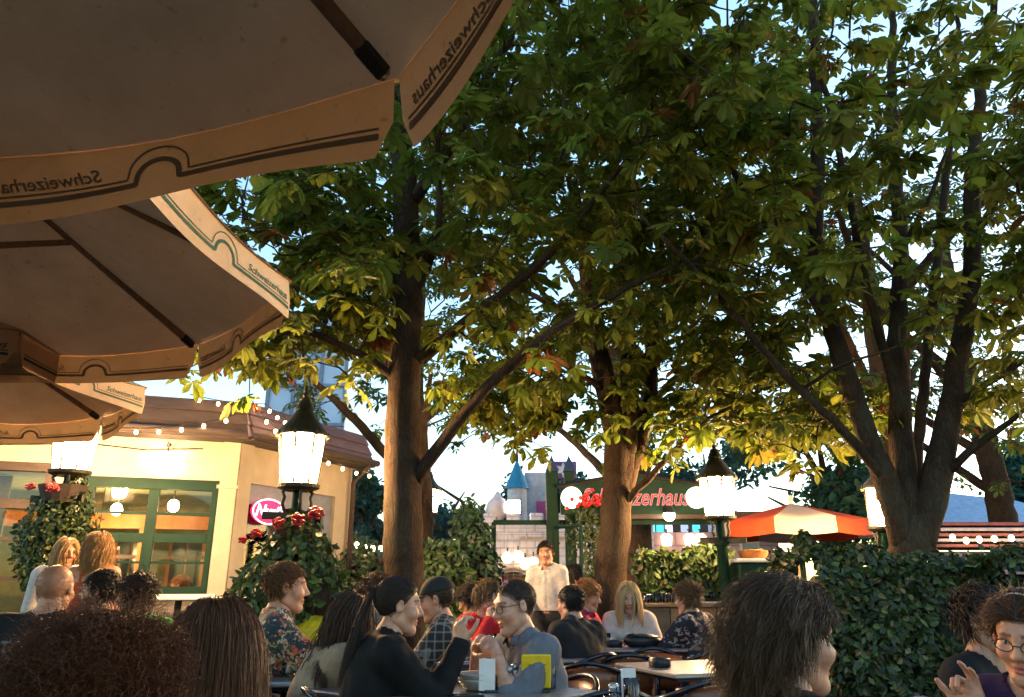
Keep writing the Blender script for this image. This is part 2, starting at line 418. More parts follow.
def pl(*pts): return [G(*p) for p in pts]
def leafy(name, label, cat, P, N, size, base, loc, group=None, matl=None, stem=None, var=.35, odd=(), podd=.03, droop=.5, templates=None, part='foliage', structure=None, randn=.5):
    """leaf cover: world points P with outward normals N"""
    t = thing(name, label, cat, loc, 0, group); n = len(P)
    add_leaves(t, part, P, N, size, base, loc, matl, var, odd, podd, droop, templates, randn)
    return t
def add_leaves(t, part, P, N, size, base, loc, matl=None, var=.35, odd=(), podd=.03, droop=.5, templates=None, randn=.5):
    n = len(P); Nn = N + rng.normal(0, randn, (n, 3))
    D = np.cross(Nn, rng.normal(size=(n, 3))); D /= np.linalg.norm(D, axis=1)[:, None] + 1e-9; D = D + np.array([0, 0, -droop]) + .35 * N
    V, T, C = scatter(templates or SMALL, P, D, Nn, size * rng.uniform(.6, 1.25, n), leaf_cols(n, base, var, odd, podd))
    return mesh_np(part, V - np.array(loc), [T], matl or M_SHRUB, t, smooth=False, col=C)
def blob_points(c, r, n, shell=.25, noise=.12, lo=None):
    v = rng.normal(size=(n, 3)); v /= np.linalg.norm(v, axis=1)[:, None]
    nz = sinnoise(1, 3.5, int(abs(c[0] * 97 + c[1] * 31)) + 3)(v[:, 0], v[:, 1], v[:, 2])
    rad = (1 - shell * rng.random(n) ** 1.5) * (1 + noise * nz)
    P = np.array(c) + v * np.array(r) * rad[:, None]
    N = v / np.array(r); N /= np.linalg.norm(N, axis=1)[:, None]
    if lo is not None: m = P[:, 2] > lo; P, N = P[m], N[m]
    return P, N
# ------------------------------------------------------------------ people
M_SKIN = col_mat("skin", rough=.48, spec=.35, sss=.12, bump=.25, bscale=160, hue_noise=34)
M_HAIR = col_mat("hair", rough=.5, spec=.3)
M_EYEW = mat("eye white", (.5, .46, .42), .25, (.45, .42, .38), spec=.5)
M_IRIS = mat("dark iris", (.035, .022, .015), .15, spec=.6)
M_BROWF = mat("thin metal rim", (.05, .045, .04), .3, metal=.8)
M_SHOE = mat("dark shoe leather", (.04, .03, .025), .5)
M_TROUS = mat("dark denim", (.035, .04, .06), .85, (.022, .026, .04), scale=40, bump=.3)
M_BLACKTR = mat("black trousers", (.012, .012, .014), .8, bump=.2)

def hairline(y):
    return np.interp(y, [-.12, -.045, -.01, .02, .045, .07, .1], [-.075, -.062, -.02, .012, .045, .066, .074])
CR_C = np.array([0, -.012, .035]); CR_R = np.array([.076, .096, .086])

def head_grid(p, h=.0052):
    g = Grid((-.105, -.13, -.17), (.105, .15, .14), h)
    fem = p['sex'] == 'f'; jw = .9 if fem else 1.0
    g.op(ell(CR_C, CR_R)); g.op(ell((0, .022, -.03), (.061 * jw, .072, .085)), .03)
    for s in (-1, 1):
        g.op(cone((s * .05 * jw, -.005, -.06), (s * .016, .068, -.1), .019, .017), .03)
        g.op(ell((s * .04, .064, -.026), (.024, .026, .024)), .03)
    g.op(ell((0, .071, -.1), (.021, .02, .018)), .025)
    g.op(cone((-.034, .079, .029), (.034, .079, .029), .012 if fem else .0145, .012 if fem else .0145), .025)
    for s in (-1, 1): g.op(ell((s * .032, .103, .008), (.019, .02, .013)), .016, sub=True)
    g.op(cone((0, .09, .016), (0, .112, -.022), .0085, .0115), .016)
    g.op(ell((0, .112, -.024), (.011, .012, .009)), .008)
    for s in (-1, 1): g.op(ell((s * .0125, .1, -.03), (.008, .01, .0075)), .008)
    g.op(ell((0, .088, -.058), (.024, .0125, .0075)), .008); g.op(ell((0, .087, -.071), (.021, .0125, .0078)), .008)
    g.op(ell((0, .1, -.0642), (.022, .012, .0016)), .004, sub=True)
    for s in (-1, 1):
        Mx = frame((s * .25, 1, 0), (0, .2, 1)); g.op(ell((s * .079, -.004, .0), (.009, .019, .031), Mx), .008)
        g.op(ell((s * .088, .003, .004), (.006, .010, .016), Mx), .006, sub=True)
    return g

def build_hand(g, wrist, d, pn, side, curl=.35, spread=.12, thumb=.5):
    """d finger direction, pn palm normal (palm faces it), side +1 right hand / -1 left"""
    d = unit(d); pn = unit(pn - d * np.dot(pn, d)); lat = np.cross(d, pn) * side     # towards the thumb for a right hand
    lat = np.cross(pn, d) * (1 if side > 0 else -1)
    M = np.stack([lat, d, pn], 1); w = np.asarray(wrist)
    g.op(ell(w + d * .048, (.04, .05, .0165), M), 0); g.op(cone(w - d * .015, w + d * .02, .026, .027), .02)
    g.op(ell(w + d * .035 + lat * .022 + pn * .008, (.02, .03, .016), M), .012)
    for i, (off, L) in enumerate(((.0285, .074), (.0095, .083), (-.0095, .077), (-.028, .06))):
        o = w + d * (.088 - .006 * abs(i - 1)) + lat * off; fd = unit(d + lat * off * spread * 22); r = .0088 - .0006 * (i == 3)
        ang = 0; c = curl * (1 + .16 * i) if np.isscalar(curl) else curl[i]
        for k, f in enumerate((.44, .32, .24)):
            ang += c * (1.0, 1.15, .8)[k]; v = fd * math.cos(ang) + pn * math.sin(ang); e = o + v * L * f
            g.op(cone(o, e, r, r * .92), .004); o = e; r *= .92
    o = w + d * .028 + lat * .03 + pn * .008; v = unit(d * .75 + lat * .8 + pn * .25 * (1 + thumb))
    for k, (L, r) in enumerate(((.036, .0125), (.03, .0105), (.024, .0092))):
        e = o + v * L; g.op(cone(o, e, r, r * .88), .005); o = e; v = unit(v + d * .25 - lat * .35 * thumb + pn * .3 * thumb)

ARMS = {  # (upper arm dir, forearm dir, finger dir, palm normal, curl) for the RIGHT arm; mirrored for the left
    'hang': ((.14, .02, -1), (.02, .22, -1), (0, .15, -1), (-1, .1, 0), .3),
    'lap': ((.16, .22, -1), (-.28, 1, -.28), (-.25, 1, -.2), (0, -.1, -1), .25),
    'table': ((.2, .62, -.78), (-.32, 1, -.02), (-.35, 1, -.06), (0, 0, -1), .3),
    'chin': ((.05, .75, -.68), (-.34, .2, .95), (-.25, -.1, 1), (-.6, -.6, .2), 1.0),
    'up': ((.12, .72, -.72), (-.1, .12, 1), (0, .05, 1), (-.5, -.6, 0), .35),
}
def person(label, px, pyt, Y, theta, sex='m', sit=True, lean=8, twist=0, head=(0, 0, 0), armR='lap', armL='lap', skin=(.46, .255, .165),
           hair=None, hcol=(.03, .018, .01), top=None, top2=None, trousers=None, sleeve=1.0, res=.0085, scale=None, group=None, build=1.0, fine=False,
           neck=True, eyes=True, beard=None, glasses=None, lips=None, cat='person', groupname=None, seat_h=.43, hand_res=.0048, z=None, smile=False, bare=False, top_open=False, tuck=False, extra=None, dz=0):
    p = dict(sex=sex); fem = sex == 'f'; th = R(theta)
    hz = seat_h + .085 if sit else .94
    ln = R(lean); s = np.array([0, math.sin(ln), math.cos(ln)]); P0 = np.array([0, 0, hz])
    TL = .50 if not sit else .44
    S2 = unit([0, math.sin(ln * 1.25), math.cos(ln * 1.25)])
    chest = P0 + s * (TL - .185); N0 = P0 + s * .26 + S2 * (TL - .26); hw = (.152 if fem else .178) * build
    ct, st = math.cos(R(twist)), math.sin(R(twist)); X = np.array([ct, st, 0]); Fw = unit(np.cross(S2, X))
    Fw = np.cross(np.array([0, 0, 1.0]), X)
    hy, hp, hr = [R(a) for a in head]
    up0 = unit(S2 * .6 + np.array([0, 0, 1]))
    fw = np.array([-math.sin(R(twist) + hy), math.cos(R(twist) + hy), -math.tan(hp)]); fw = unit(fw)
    rt = unit(np.cross(fw, np.array([math.sin(hr) * math.cos(R(twist) + hy), math.sin(hr) * math.sin(R(twist) + hy), 1]))); HM = np.stack([rt, fw, np.cross(rt, fw)], 1)
    nb = N0 + up0 * .02; Hc = N0 + up0 * .125 + fw * .028 + np.array([0, 0, .025]); 
    top_z = Hc[2] + .115
    ztop = z if z is not None else None
    target = G(px, pyt, Y)
    sc = scale or float(np.clip(target[2] / Hc[2], .86, 1.12))
    cz, sz = math.cos(th), math.sin(th); Rz = np.array([[cz, -sz, 0], [sz, cz, 0], [0, 0, 1]])
    loc = target - Rz @ Hc * sc; loc[2] = dz
    root = thing("person", label, cat, loc, th, group); root.scale = (sc, sc, sc)
    # ---------- arms
    arms = []
    for side, spec in ((1, armR), (-1, armL)):
        if spec is None: continue
        d1, d2, fd, pn, cu = ARMS[spec] if isinstance(spec, str) else spec
        m = np.array([side, 1, 1]) if isinstance(spec, str) else np.ones(3)
        T = np.stack([X, Fw, [0, 0, 1]], 1)
        d1, d2, fd, pn = [T @ (unit(v) * m) for v in (d1, d2, fd, pn)]
        sh = N0 - S2 * .045 + X * side * hw; el = sh + unit(d1) * .275; wr = el + unit(d2) * .245; arms.append((side, sh, el, wr, fd, pn, cu, unit(d2)))
    legs = []
    for side in (1, -1):
        hip = P0 + np.array([side * .09, 0, -.02]); 
        if sit: kn = hip + np.array([side * .05, .42, .0]); an = np.array([kn[0], kn[1] + .03 - .08 * (side > 0), .08])
        else: kn = hip + np.array([side * .015, .02, -.43]); an = np.array([side * .11, -.01 + .03 * side, .08])
        legs.append((side, hip, kn, an))
    b = build
    def torso_prims():
        waist = .118 * b if fem else .135 * b
        yield ell(P0 + s * .01, (.165 * b, .125 * b, .115)), .0
        yield ell(P0 + s * .15, (waist, .1 * b, .14)), .09
        yield ell(chest + Fw * .005, ((.142 if fem else .165) * b, .108 * b, .165), np.stack([X, Fw, np.cross(X, Fw)], 1)), .08
        a = N0 - S2 * .055
        yield cone(a - X * (hw - .03), a + X * (hw - .03), .058 * b, .058 * b), .07
        for q in (1, -1): yield cone(N0 + S2 * .015, a + X * q * (hw - .045) + S2 * .018, .046, .038), .05
        if fem:
            for q in (1, -1): yield ell(chest + Fw * .085 + X * q * .068 + S2 * .03, (.062 * b, .058 * b, .062)), .04
    # ---------- body
    allp = [P0 - .2, P0 + .2, N0 + .1, N0 - .1] + [q for a in arms for q in a[1:4]]
    lo = np.min(allp, 0) - .16; hi = np.max(allp, 0) + .1; lo[2] = max(lo[2], .0); lo[0] = min(lo[0], -.27); hi[0] = max(hi[0], .27)
    g = Grid(lo, hi, res)
    for pr_, k in torso_prims(): g.op(pr_, k)
    g.op(cone(N0 - S2 * .02, Hc - HM[:, 1] * .012 - np.array([0, 0, .05]), .054 if fem else .062, .05 if fem else .058), .035)
    for (side, sh, el, wr, fd, pn, cu, d2) in arms:
        g.op(cone(sh, el, .051 * b, .04 * b), .04); g.op(cone(el, el + (wr - el) * .35, .04 * b, .041 * b), .02); g.op(cone(el + (wr - el) * .3, wr, .041 * b, .027), .02)
    Vs, Qs = [], []
    v, q = g.mesh(); Vs.append(v); Qs.append(q)
    lg = Grid(np.array([-.26, -.2, 0]), np.array([.26, .72 if sit else .3, hz + .1]), .015)
    for side, hip, kn, an in legs:
        lg.op(cone(hip, kn, .082, .056), .0); lg.op(cone(kn, an, .055, .036), .02); lg.op(ell(an + [0, .06, -.045], (.036, .11, .03)), .02)
    v, q = lg.mesh(); Vs.append(v); Qs.append(q)
    hcols = []
    hg = head_grid(p, .0045 if fine else .0055); hv, hq = hg.mesh()
    hv_l = hv.copy(); hv = hv @ HM.T + Hc; Vs.append(hv); Qs.append(hq)
    for (side, sh, el, wr, fd, pn, cu, d2) in arms:
        gg = Grid(wr - .21, wr + .21, hand_res); build_hand(gg, wr, fd, pn, side, cu); v, q = gg.mesh(); Vs.append(v); Qs.append(q)
    off = 0; QQ = []
    for v, q in zip(Vs, Qs): QQ.append(q + off); off += len(v)
    colr = []
    for i, v in enumerate(Vs):
        c = np.tile(np.array(skin, float), (len(v), 1))
        if i == 2:
            x, y, zz = hv_l.T
            lp = np.clip(1.15 - np.sqrt((x / .025) ** 2 + ((zz + .0645) / .0155) ** 2), 0, 1) * (y > .07); lp = np.clip(lp * 3, 0, 1)[:, None]
            lc = np.array(lips if lips else ((.42, .12, .1) if fem else (.36, .15, .11))); c = c * (1 - lp * .8) + lc * lp * .8
            ck = np.exp(-(((np.abs(x) - .042) / .022) ** 2 + ((zz + .03) / .022) ** 2)) * (y > .03); c = c * (1 - .25 * ck[:, None]) + np.array([.5, .18, .13]) * .25 * ck[:, None]
            hl = zz > hairline(y) - .004
            if hair is not None and hair.get('style') not in ('none',): 
                k = (hl & (np.abs(x) < .08))[:, None] * (.75 if hair.get('style') != 'buzz' else .45); c = c * (1 - k) + np.array(hcol) * k
            if beard:
                bm_ = ((zz < -.035 - .25 * np.clip(y - .03, 0, 1)) & (y > -.02) & (zz > -.135)) | ((np.abs(x) > .045) & (zz < .0) & (y > -.01) & (y < .045)); bm_ = bm_ & ~(lp[:, 0] > .2); c[bm_] = c[bm_] * (1 - beard) + np.array(hcol) * beard
            eb = (np.abs(zz - .0335 + 9 * (np.abs(x) - .031) ** 2) < .0042) & (np.abs(np.abs(x) - .033) < .02) & (y > .06); c[eb] = np.array(hcol) * .8 + c[eb] * .2
        colr.append(c)
    mesh_np("body", np.concatenate(Vs), [np.concatenate(QQ)], M_SKIN, root, True, np.concatenate(colr))
    # ---------- eyes
    if eyes:
        for q in (1, -1):
            c = Hc + HM @ np.array([q * .032, .0772, .0075]); Vh = MB().sphere((0, 0, 0), (.0112, .0108, .006), 12, 8); Vh.V = [Vh.V[0] @ HM.T]; e = Vh.build("eye", M_EYEW, root, True); e.location = c
            ir = MB().sphere((0, 0, 0), .0052, 10, 6).build("iris", M_IRIS, e, True); ir.location = HM @ np.array([0, .0064, 0])
    # ---------- clothes
    if top:
        matl, thick, nz = top
        cg = Grid(lo - .03, hi + .03, res * 1.05)
        for pr_, k in torso_prims(): cg.op(pr_, k, grow=thick)
        for (side, sh, el, wr, fd, pn, cu, d2) in arms:
            if sleeve <= 0: continue
            a = min(1, sleeve * 2); cg.op(cone(sh, sh + (el - sh) * a, .055 * b, (.055 - .010 * a) * b), .045, grow=thick + (.006 if sleeve < .6 else 0))
            if sleeve > .5:
                f = (sleeve - .5) * 2; cg.op(cone(el, el + (wr - el) * f * .97, .045 * b, .045 - .012 * f), .02, grow=thick)
        if bare:   # strappy top: bare shoulders and arms
            up_ = N0 - S2 * .13
            def cutf(Xx, Yy, Zz): 
                d = (Xx - up_[0]) * S2[0] + (Yy - up_[1]) * S2[1] + (Zz - up_[2]) * S2[2]; xx = Xx * X[0] + Yy * X[1]
                strap = np.abs(np.abs(xx) - .078) - .009
                return np.maximum(np.minimum(d, np.maximum(strap, d - .14)), np.abs(xx) - .15)
            cg.cut(cutf)
        nf = sinnoise(nz, 26, int(px * 7 + pyt)); nf2 = sinnoise(nz * .5, 70, int(px * 3 + pyt))
        cg.displace(lambda x, y, zz: nf(x, y, zz * .6) + nf2(x, y, zz))
        hem = hz + .06 if tuck else hz - (.06 if sit else .16)
        def clip(Xx, Yy, Zz):
            d = hem - Zz
            if top_open: 
                xx = Xx * X[0] + Yy * X[1]; fr = Xx * Fw[0] + Yy * Fw[1] - chest @ Fw
                d = np.maximum(d, np.where(fr > .0, .035 + .02 * np.sin(Zz * 9) - np.abs(xx), -1))
            # neck opening
            q = np.sqrt((Xx - N0[0] - Fw[0] * .015) ** 2 + (Yy - N0[1] - Fw[1] * .015) ** 2 + ((Zz - N0[2] - .035) * .8) ** 2)
            return np.maximum(d, .078 - q)
        cg.cut(clip)
        v, qd = cg.mesh(); mesh_np("top", v, [qd], matl, root, True)
        if top_open and top2:
            cg = Grid(lo - .03, hi + .03, res * 1.2)
            for pr_, k in torso_prims(): cg.op(pr_, k, grow=.006)
            cg.cut(lambda Xx, Yy, Zz: np.maximum(hem - Zz, .085 - np.sqrt((Xx - N0[0]) ** 2 + (Yy - N0[1] - .03) ** 2 + (Zz - N0[2] - .03) ** 2)))
            v, qd = cg.mesh(); mesh_np("undershirt", v, [qd], top2, root, True)
    tg = Grid(np.array([-.28, -.22, .03]), np.array([.28, .74 if sit else .32, hz + .16]), .015)
    tg.op(ell(P0 + s * .01, (.165 * b, .125 * b, .115)), 0, grow=.012)
    for side, hip, kn, an in legs:
        tg.op(cone(hip, kn, .086, .062), .05, grow=.012); tg.op(cone(kn, an + [0, 0, .03], .06, .05), .03, grow=.012)
    v, qd = tg.mesh(); mesh_np("trousers", v, [qd], trousers or M_TROUS, root, True)
    for side, hip, kn, an in legs:
        sg = Grid(an - [.07, .1, .08], an + [.07, .22, .05], .01)
        sg.op(ell(an + [0, .06, -.035], (.045, .125, .042))); sg.op(cone(an + [0, -.02, -.03], an + [0, -.01, .0], .042, .042), .03); sg.cut(lambda a, b_, c: .004 - c)
        v, qd = sg.mesh(); mesh_np("shoe", v, [qd], M_SHOE, root, True)
    # ---------- hair
    if hair and hair.get('style') not in ('none', 'hidden'):
        grow_hair(root, Hc, HM, N0, S2, X, Fw, hw, hair, hcol, chest, P0, b)
    if glasses: make_glasses(root, Hc, HM, glasses)
    root['_'] = 0; del root['_']
    return dict(root=root, Hc=Hc, HM=HM, N0=N0, S2=S2, X=X, Fw=Fw, arms=arms, sc=sc, Rz=Rz, loc=loc, chest=chest, P0=P0)

def collar(pr, m, w=.045, gap=22):
    root, N0, S2, X, Fw = pr['root'], pr['N0'], pr['S2'], pr['X'], pr['Fw']; V = []; th = np.linspace(R(gap), R(360 - gap), 30); prof = ((.073, -.012), (.07, w * .75), (.0755, w * .82), (.092, w * .05), (.086, -.004))
    for t in th:
        k = .5 + .5 * math.cos(t); 
        for r_, z in prof: V.append(N0 + Fw * (.006 + math.cos(t) * r_ * 1.02) + X * (math.sin(t) * r_) + np.array([0, 0, 1.]) * (z + .012 - .035 * k))
    n = len(prof); q = [(i * n + j, i * n + j + 1, (i + 1) * n + j + 1, (i + 1) * n + j) for i in range(len(th) - 1) for j in range(n - 1)]
    return MB().raw(V, q).build("collar", m, root, True)
def hair_band(pr, m):
    a = np.linspace(R(8), R(172), 20); pts = np.stack([.089 * np.cos(a), np.full(20, .035) - .02 * np.sin(a), .03 + .105 * np.sin(a)], 1) @ pr['HM'].T + pr['Hc']
    return MB().tube(pts, .0035, 6).build("hair_band", m, pr['root'], True)
def make_glasses(root, Hc, HM, m):
    mb = MB()
    for q in (1, -1):
        a = np.linspace(0, 2 * math.pi, 17); pts = np.stack([q * .034 + .024 * np.cos(a) * (1 - .05 * np.sin(a)), .107 - 0 * a - .01 * np.abs(np.cos(a) * .5 + q * .5), .004 + .0175 * np.sin(a)], 1)
        mb.tube(pts, .0017, 5, cap=False); mb.tube([(q * .058, .1, .012), (q * .078, .06, .012), (q * .083, -.005, .012), (q * .082, -.025, -.004)], .0016, 5)
    mb.tube([(-.011, .11, .008), (0, .115, .01), (.011, .11, .008)], .0016, 5)
    V = np.concatenate(mb.V) @ HM.T + Hc; mb.V = [V]; mb.build("glasses", m, root, True)

def _ell_push(P, c, r):
    q = (P - c) / r; n = np.linalg.norm(q, axis=-1); m = n < 1; P[m] = c + (q[m] / n[m][:, None]) * r; return m
def grow_hair(root, Hc, HM, N0, S2, X, Fw, hw, h, hcol, chest, P0, b):
    style = h['style']; n = h.get('n', 700); L = h.get('L', .1); seg = h.get('seg', 8); rad = h.get('r', .0022); vol = h.get('vol', .012)
    lift = h.get('lift', .3); grav = h.get('grav', .5); curl = h.get('curl', 0); cfreq = h.get('cfreq', 60); noise = h.get('noise', .15); part = h.get('part', 0.0); flow = np.array(h.get('flow', (0, -.3, -.2)), float)
    zoff = h.get('hairline', 0.0); var = h.get('var', .3); tie = h.get('tie'); tipc = h.get('tip', None)
    # base cap
    cap = Grid((-.115, -.14, -.12), (.115, .12, .16), .0075); t0 = h.get('cap', vol * .5)
    cap.op(ell(CR_C, CR_R), 0, grow=t0); nf = sinnoise(h.get('capn', .003), 45, len(root.name) * 3 + int(abs(Hc[1]) * 1000))
    cap.displace(nf); cap.cut(lambda x, y, z: (hairline(y) + zoff + .004 - z) * .8)
    if style == 'buzz': cap.F[:] = 1; cap.op(ell(CR_C, CR_R * .5))
    v, q = cap.mesh(); cc = np.tile(np.array(hcol) * .55, (len(v), 1)); v = v @ HM.T + Hc
    VV, QQ, CC = [v], [q], [cc]
    # roots on the scalp
    i = np.arange(n * 3); ph = math.pi * (3 - 5 ** .5) * i; z = 1 - 2 * (i + .5) / len(i); rr = np.sqrt(1 - z * z)
    D = np.stack([rr * np.cos(ph), rr * np.sin(ph), z], 1); Pl = CR_C + D * (CR_R + .003)
    k = Pl[:, 2] > hairline(Pl[:, 1]) + zoff; Pl, D = Pl[k], D[k]
    if len(Pl) > n: s_ = rng.permutation(len(Pl))[:n]; Pl, D = Pl[s_], D[s_]
    n = len(Pl); Nl = D / CR_R; Nl /= np.linalg.norm(Nl, axis=1)[:, None]
    # strand direction in head space, then body space
    fl = np.tile(flow, (n, 1)); sd = np.sign(Pl[:, 0] - part) ; fl[:, 0] += h.get('side', .5) * sd * np.clip((Pl[:, 1] + .035) / .05, .0, 1.3) + rng.normal(0, .12, n)
    fl -= Nl * np.sum(fl * Nl, 1)[:, None]; fl /= np.linalg.norm(fl, axis=1)[:, None] + 1e-6
    d = fl + Nl * lift + rng.normal(0, noise, (n, 3)); d /= np.linalg.norm(d, axis=1)[:, None]
    P = Pl @ HM.T + Hc; d = d @ HM.T; lay = rng.random(n) ** .7 * vol
    Ls = L * rng.uniform(1 - h.get('lvar', .25), 1 + h.get('lvar', .25) * .4, n)
    if 'lfun' in h: Ls = Ls * h['lfun'](Pl)
    st = Ls / seg; path = [P.copy()]
    tp = None if tie is None else (np.array(tie) @ HM.T + Hc)
    crc = CR_C @ HM.T + Hc; face_c = np.array([0, .03, -.03]) @ HM.T + Hc
    phs = rng.uniform(0, 6.28, n)
    for j in range(seg * 1):
        t = (j + 1) / seg
        if tp is not None and t <= .4:
            f = t / .4; tgt = tp + rng.normal(0, .006, (n, 3)); P = path[0] * (1 - f) + tgt * f
        else:
            gdir = np.array([0, 0, -1.0])
            d = d + grav * gdir * (1.2 / seg) * 3 + rng.normal(0, noise * .5, (n, 3))
            if tp is not None and abs(t - .4) < .6 / seg * 2: d = d * .3 + np.array(h.get('tail', (0, -.3, -1))) @ HM.T
            d /= np.linalg.norm(d, axis=1)[:, None]; P = P + d * (st / (.6 if tp is not None else 1))[:, None]
        # collisions
        Q = (P - crc) @ HM
        rl = CR_R + .004 + lay[:, None] if not (tp is not None and t > .45) else CR_R[None] + .004
        qn = Q / rl; nn = np.linalg.norm(qn, axis=1); m = nn < 1
        if m.any(): Q[m] = qn[m] / nn[m][:, None] * (rl[m] if rl.shape[0] == n else rl); P[m] = (Q[m] @ HM.T) + crc
        Qf = (P - face_c) @ HM; rf = np.array([.068, .075, .095]) ; qn = Qf / rf; nn = np.linalg.norm(qn, axis=1); m = nn < 1
        if m.any():
            e = qn[m] / nn[m][:, None]; e[:, 0] = np.where(np.abs(e[:, 0]) < .75, np.sign(e[:, 0] + 1e-6) * .85, e[:, 0]); e /= np.linalg.norm(e, axis=1)[:, None]
            P[m] = (e * rf) @ HM.T + face_c
        # neck, shoulders, back
        a_ = N0 - S2 * .055; 
        for A, B, rr_ in ((N0 - S2 * .05, crc - np.array([0, 0, .06]), .062), (a_ - X * hw, a_ + X * hw, .068 * b)):
            BA = B - A; tt = np.clip(((P - A) @ BA) / (BA @ BA), 0, 1); C_ = A + tt[:, None] * BA; dv = P - C_; dn = np.linalg.norm(dv, axis=1); m = dn < rr_ + lay * .6
            if m.any(): P[m] = C_[m] + dv[m] / dn[m][:, None] * (rr_ + lay[m] * .6)[:, None]
        T = np.stack([X, Fw, np.cross(X, Fw)], 1); cb = chest
        Qb = (P - cb) @ T; rb = np.array([.165 * b, .118 * b, .165]); qn = Qb / rb; nn = np.linalg.norm(qn, axis=1); m = nn < 1
        if m.any(): P[m] = ((qn[m] / nn[m][:, None]) * rb) @ T.T + cb
        path.append(P.copy())
    A = np.stack(path, 1)                                # n, seg+1, 3
    if h.get('clump'):
        nc = max(6, int(n / h['clump'])); ci = rng.integers(0, n, nc); own = ci[np.argmin(((Pl[:, None] - Pl[ci][None]) ** 2).sum(2), 1)]
        w = np.linspace(0, 1, A.shape[1])[None, :, None] ** 1.1 * h.get('clumpw', .65); off = A[:, :1] - A[own][:, :1]
        A = A * (1 - w) + (A[own] + off * .25) * w
    if curl:
        tt = np.linspace(0, 1, A.shape[1]); s_ = Ls[:, None] * tt[None]; e1 = rng.normal(size=(n, 3)); e1 /= np.linalg.norm(e1, axis=1)[:, None]
        Tm = A[:, -1] - A[:, 0]; Tm /= np.linalg.norm(Tm, axis=1)[:, None] + 1e-6; e1 = np.cross(e1, Tm); e1 /= np.linalg.norm(e1, axis=1)[:, None] + 1e-6; e2 = np.cross(Tm, e1)
        fr = cfreq * rng.uniform(.8, 1.2, (n, 1)); am = curl * np.minimum(1, tt * 4)[None] * rng.uniform(.6, 1.3, (n, 1))
        A = A + (am * np.cos(fr * s_ + phs[:, None]))[..., None] * e1[:, None] + (am * np.sin(fr * s_ + phs[:, None]))[..., None] * e2[:, None]
    # tubes (3 sided)
    m = A.shape[1]; T = np.gradient(A, axis=1); T /= np.linalg.norm(T, axis=2)[..., None] + 1e-9
    u = np.cross(T, rng.normal(size=(n, 1, 3))); u /= np.linalg.norm(u, axis=2)[..., None] + 1e-9; w = np.cross(T, u)
    rr = rad * np.interp(np.linspace(0, 1, m), [0, .5, 1], [1, .9, .25])[None, :, None] * rng.uniform(.7, 1.3, (n, 1, 1))
    ring = np.stack([A + rr * (math.cos(a) * u + math.sin(a) * w) for a in (0, 2.094, 4.189)], 2)      # n,m,3,3
    V = ring.reshape(-1, 3); base = (np.arange(n) * m * 3)[:, None, None] + (np.arange(m - 1) * 3)[None, :, None] + np.arange(3)[None, None]
    nx = (np.arange(n) * m * 3)[:, None, None] + (np.arange(m - 1) * 3)[None, :, None] + ((np.arange(3) + 1) % 3)[None, None]
    q = np.stack([base, nx, nx + 3, base + 3], -1).reshape(-1, 4)
    c = np.array(hcol)[None] * rng.uniform(1 - var, 1 + var, (n, 1)) * rng.uniform(.94, 1.06, (n, 3)); c = np.repeat(c, m * 3, 0)
    if tipc is not None:
        w_ = np.tile(np.repeat(np.linspace(0, 1, m) ** 1.3, 3), n)[:, None]; c = c * (1 - w_) + np.array(tipc) * w_ * (c.mean(1, keepdims=True) / max(1e-4, np.mean(hcol)))
    VV.append(V); QQ.append(q + len(VV[0])); CC.append(c)
    o = mesh_np("hair", np.concatenate(VV), [np.concatenate(QQ)], M_HAIR, root, True, np.concatenate(CC))
    return o
# ------------------------------------------------------------------ sky, sun, ground
SKY = 0.15; SUNEL, SUNAZ = R(4.0), R(60)
wd = bpy.data.worlds.new("World"); scene.world = wd; wd.use_nodes = True
nt = wd.node_tree; bg = nt.nodes["Background"]; bg.inputs[1].default_value = SKY
sk = nt.nodes.new("ShaderNodeTexSky"); sk.sky_type = 'NISHITA'; sk.sun_disc = False; sk.sun_elevation = SUNEL; sk.sun_rotation = SUNAZ; sk.ozone_density = 2.0; sk.air_density = 1.0; sk.dust_density = .6
nt.links.new(sk.outputs[0], bg.inputs[0])
sl = bpy.data.lights.new("sun", 'SUN'); sl.energy = .03; sl.angle = R(10); sl.color = (1, .86, .7); so = bpy.data.objects.new("sun", sl); COL.objects.link(so)
so.rotation_euler = (R(90) - SUNEL, 0, math.pi - SUNAZ)
scene.view_settings.view_transform = 'Standard'; scene.view_settings.look = 'None'; scene.view_settings.exposure = EXPO; scene.view_settings.gamma = 1
c = scene.cycles; c.max_bounces = 8; c.diffuse_bounces = 5; c.glossy_bounces = 2; c.transmission_bounces = 5; c.transparent_max_bounces = 8
c.caustics_reflective = False; c.caustics_refractive = False; c.sample_clamp_indirect = 4; c.use_denoising = True; c.use_adaptive_sampling = True; c.adaptive_threshold = .02
try: c.denoiser = 'OPENIMAGEDENOISE'; c.denoising_input_passes = 'RGB_ALBEDO_NORMAL'
except Exception: pass
M_GROUND = mat("trodden gravel", (.09, .072, .056), .95, (.045, .036, .028), scale=3, detail=10, bump=.6, bscale=60)
tag(MB().box((0, 40, -.05), (400, 400, .1)).build("ground", M_GROUND), kind='structure')
def slab(name, c, d, m): return tag(MB().box(c, d).build(name, m), kind='structure')
slab("path", (1.2, 14.4, -.0), (14, 4.6, .012), mat("pale concrete path", (.3, .29, .28), .9, (.2, .19, .185), scale=2, bump=.3))

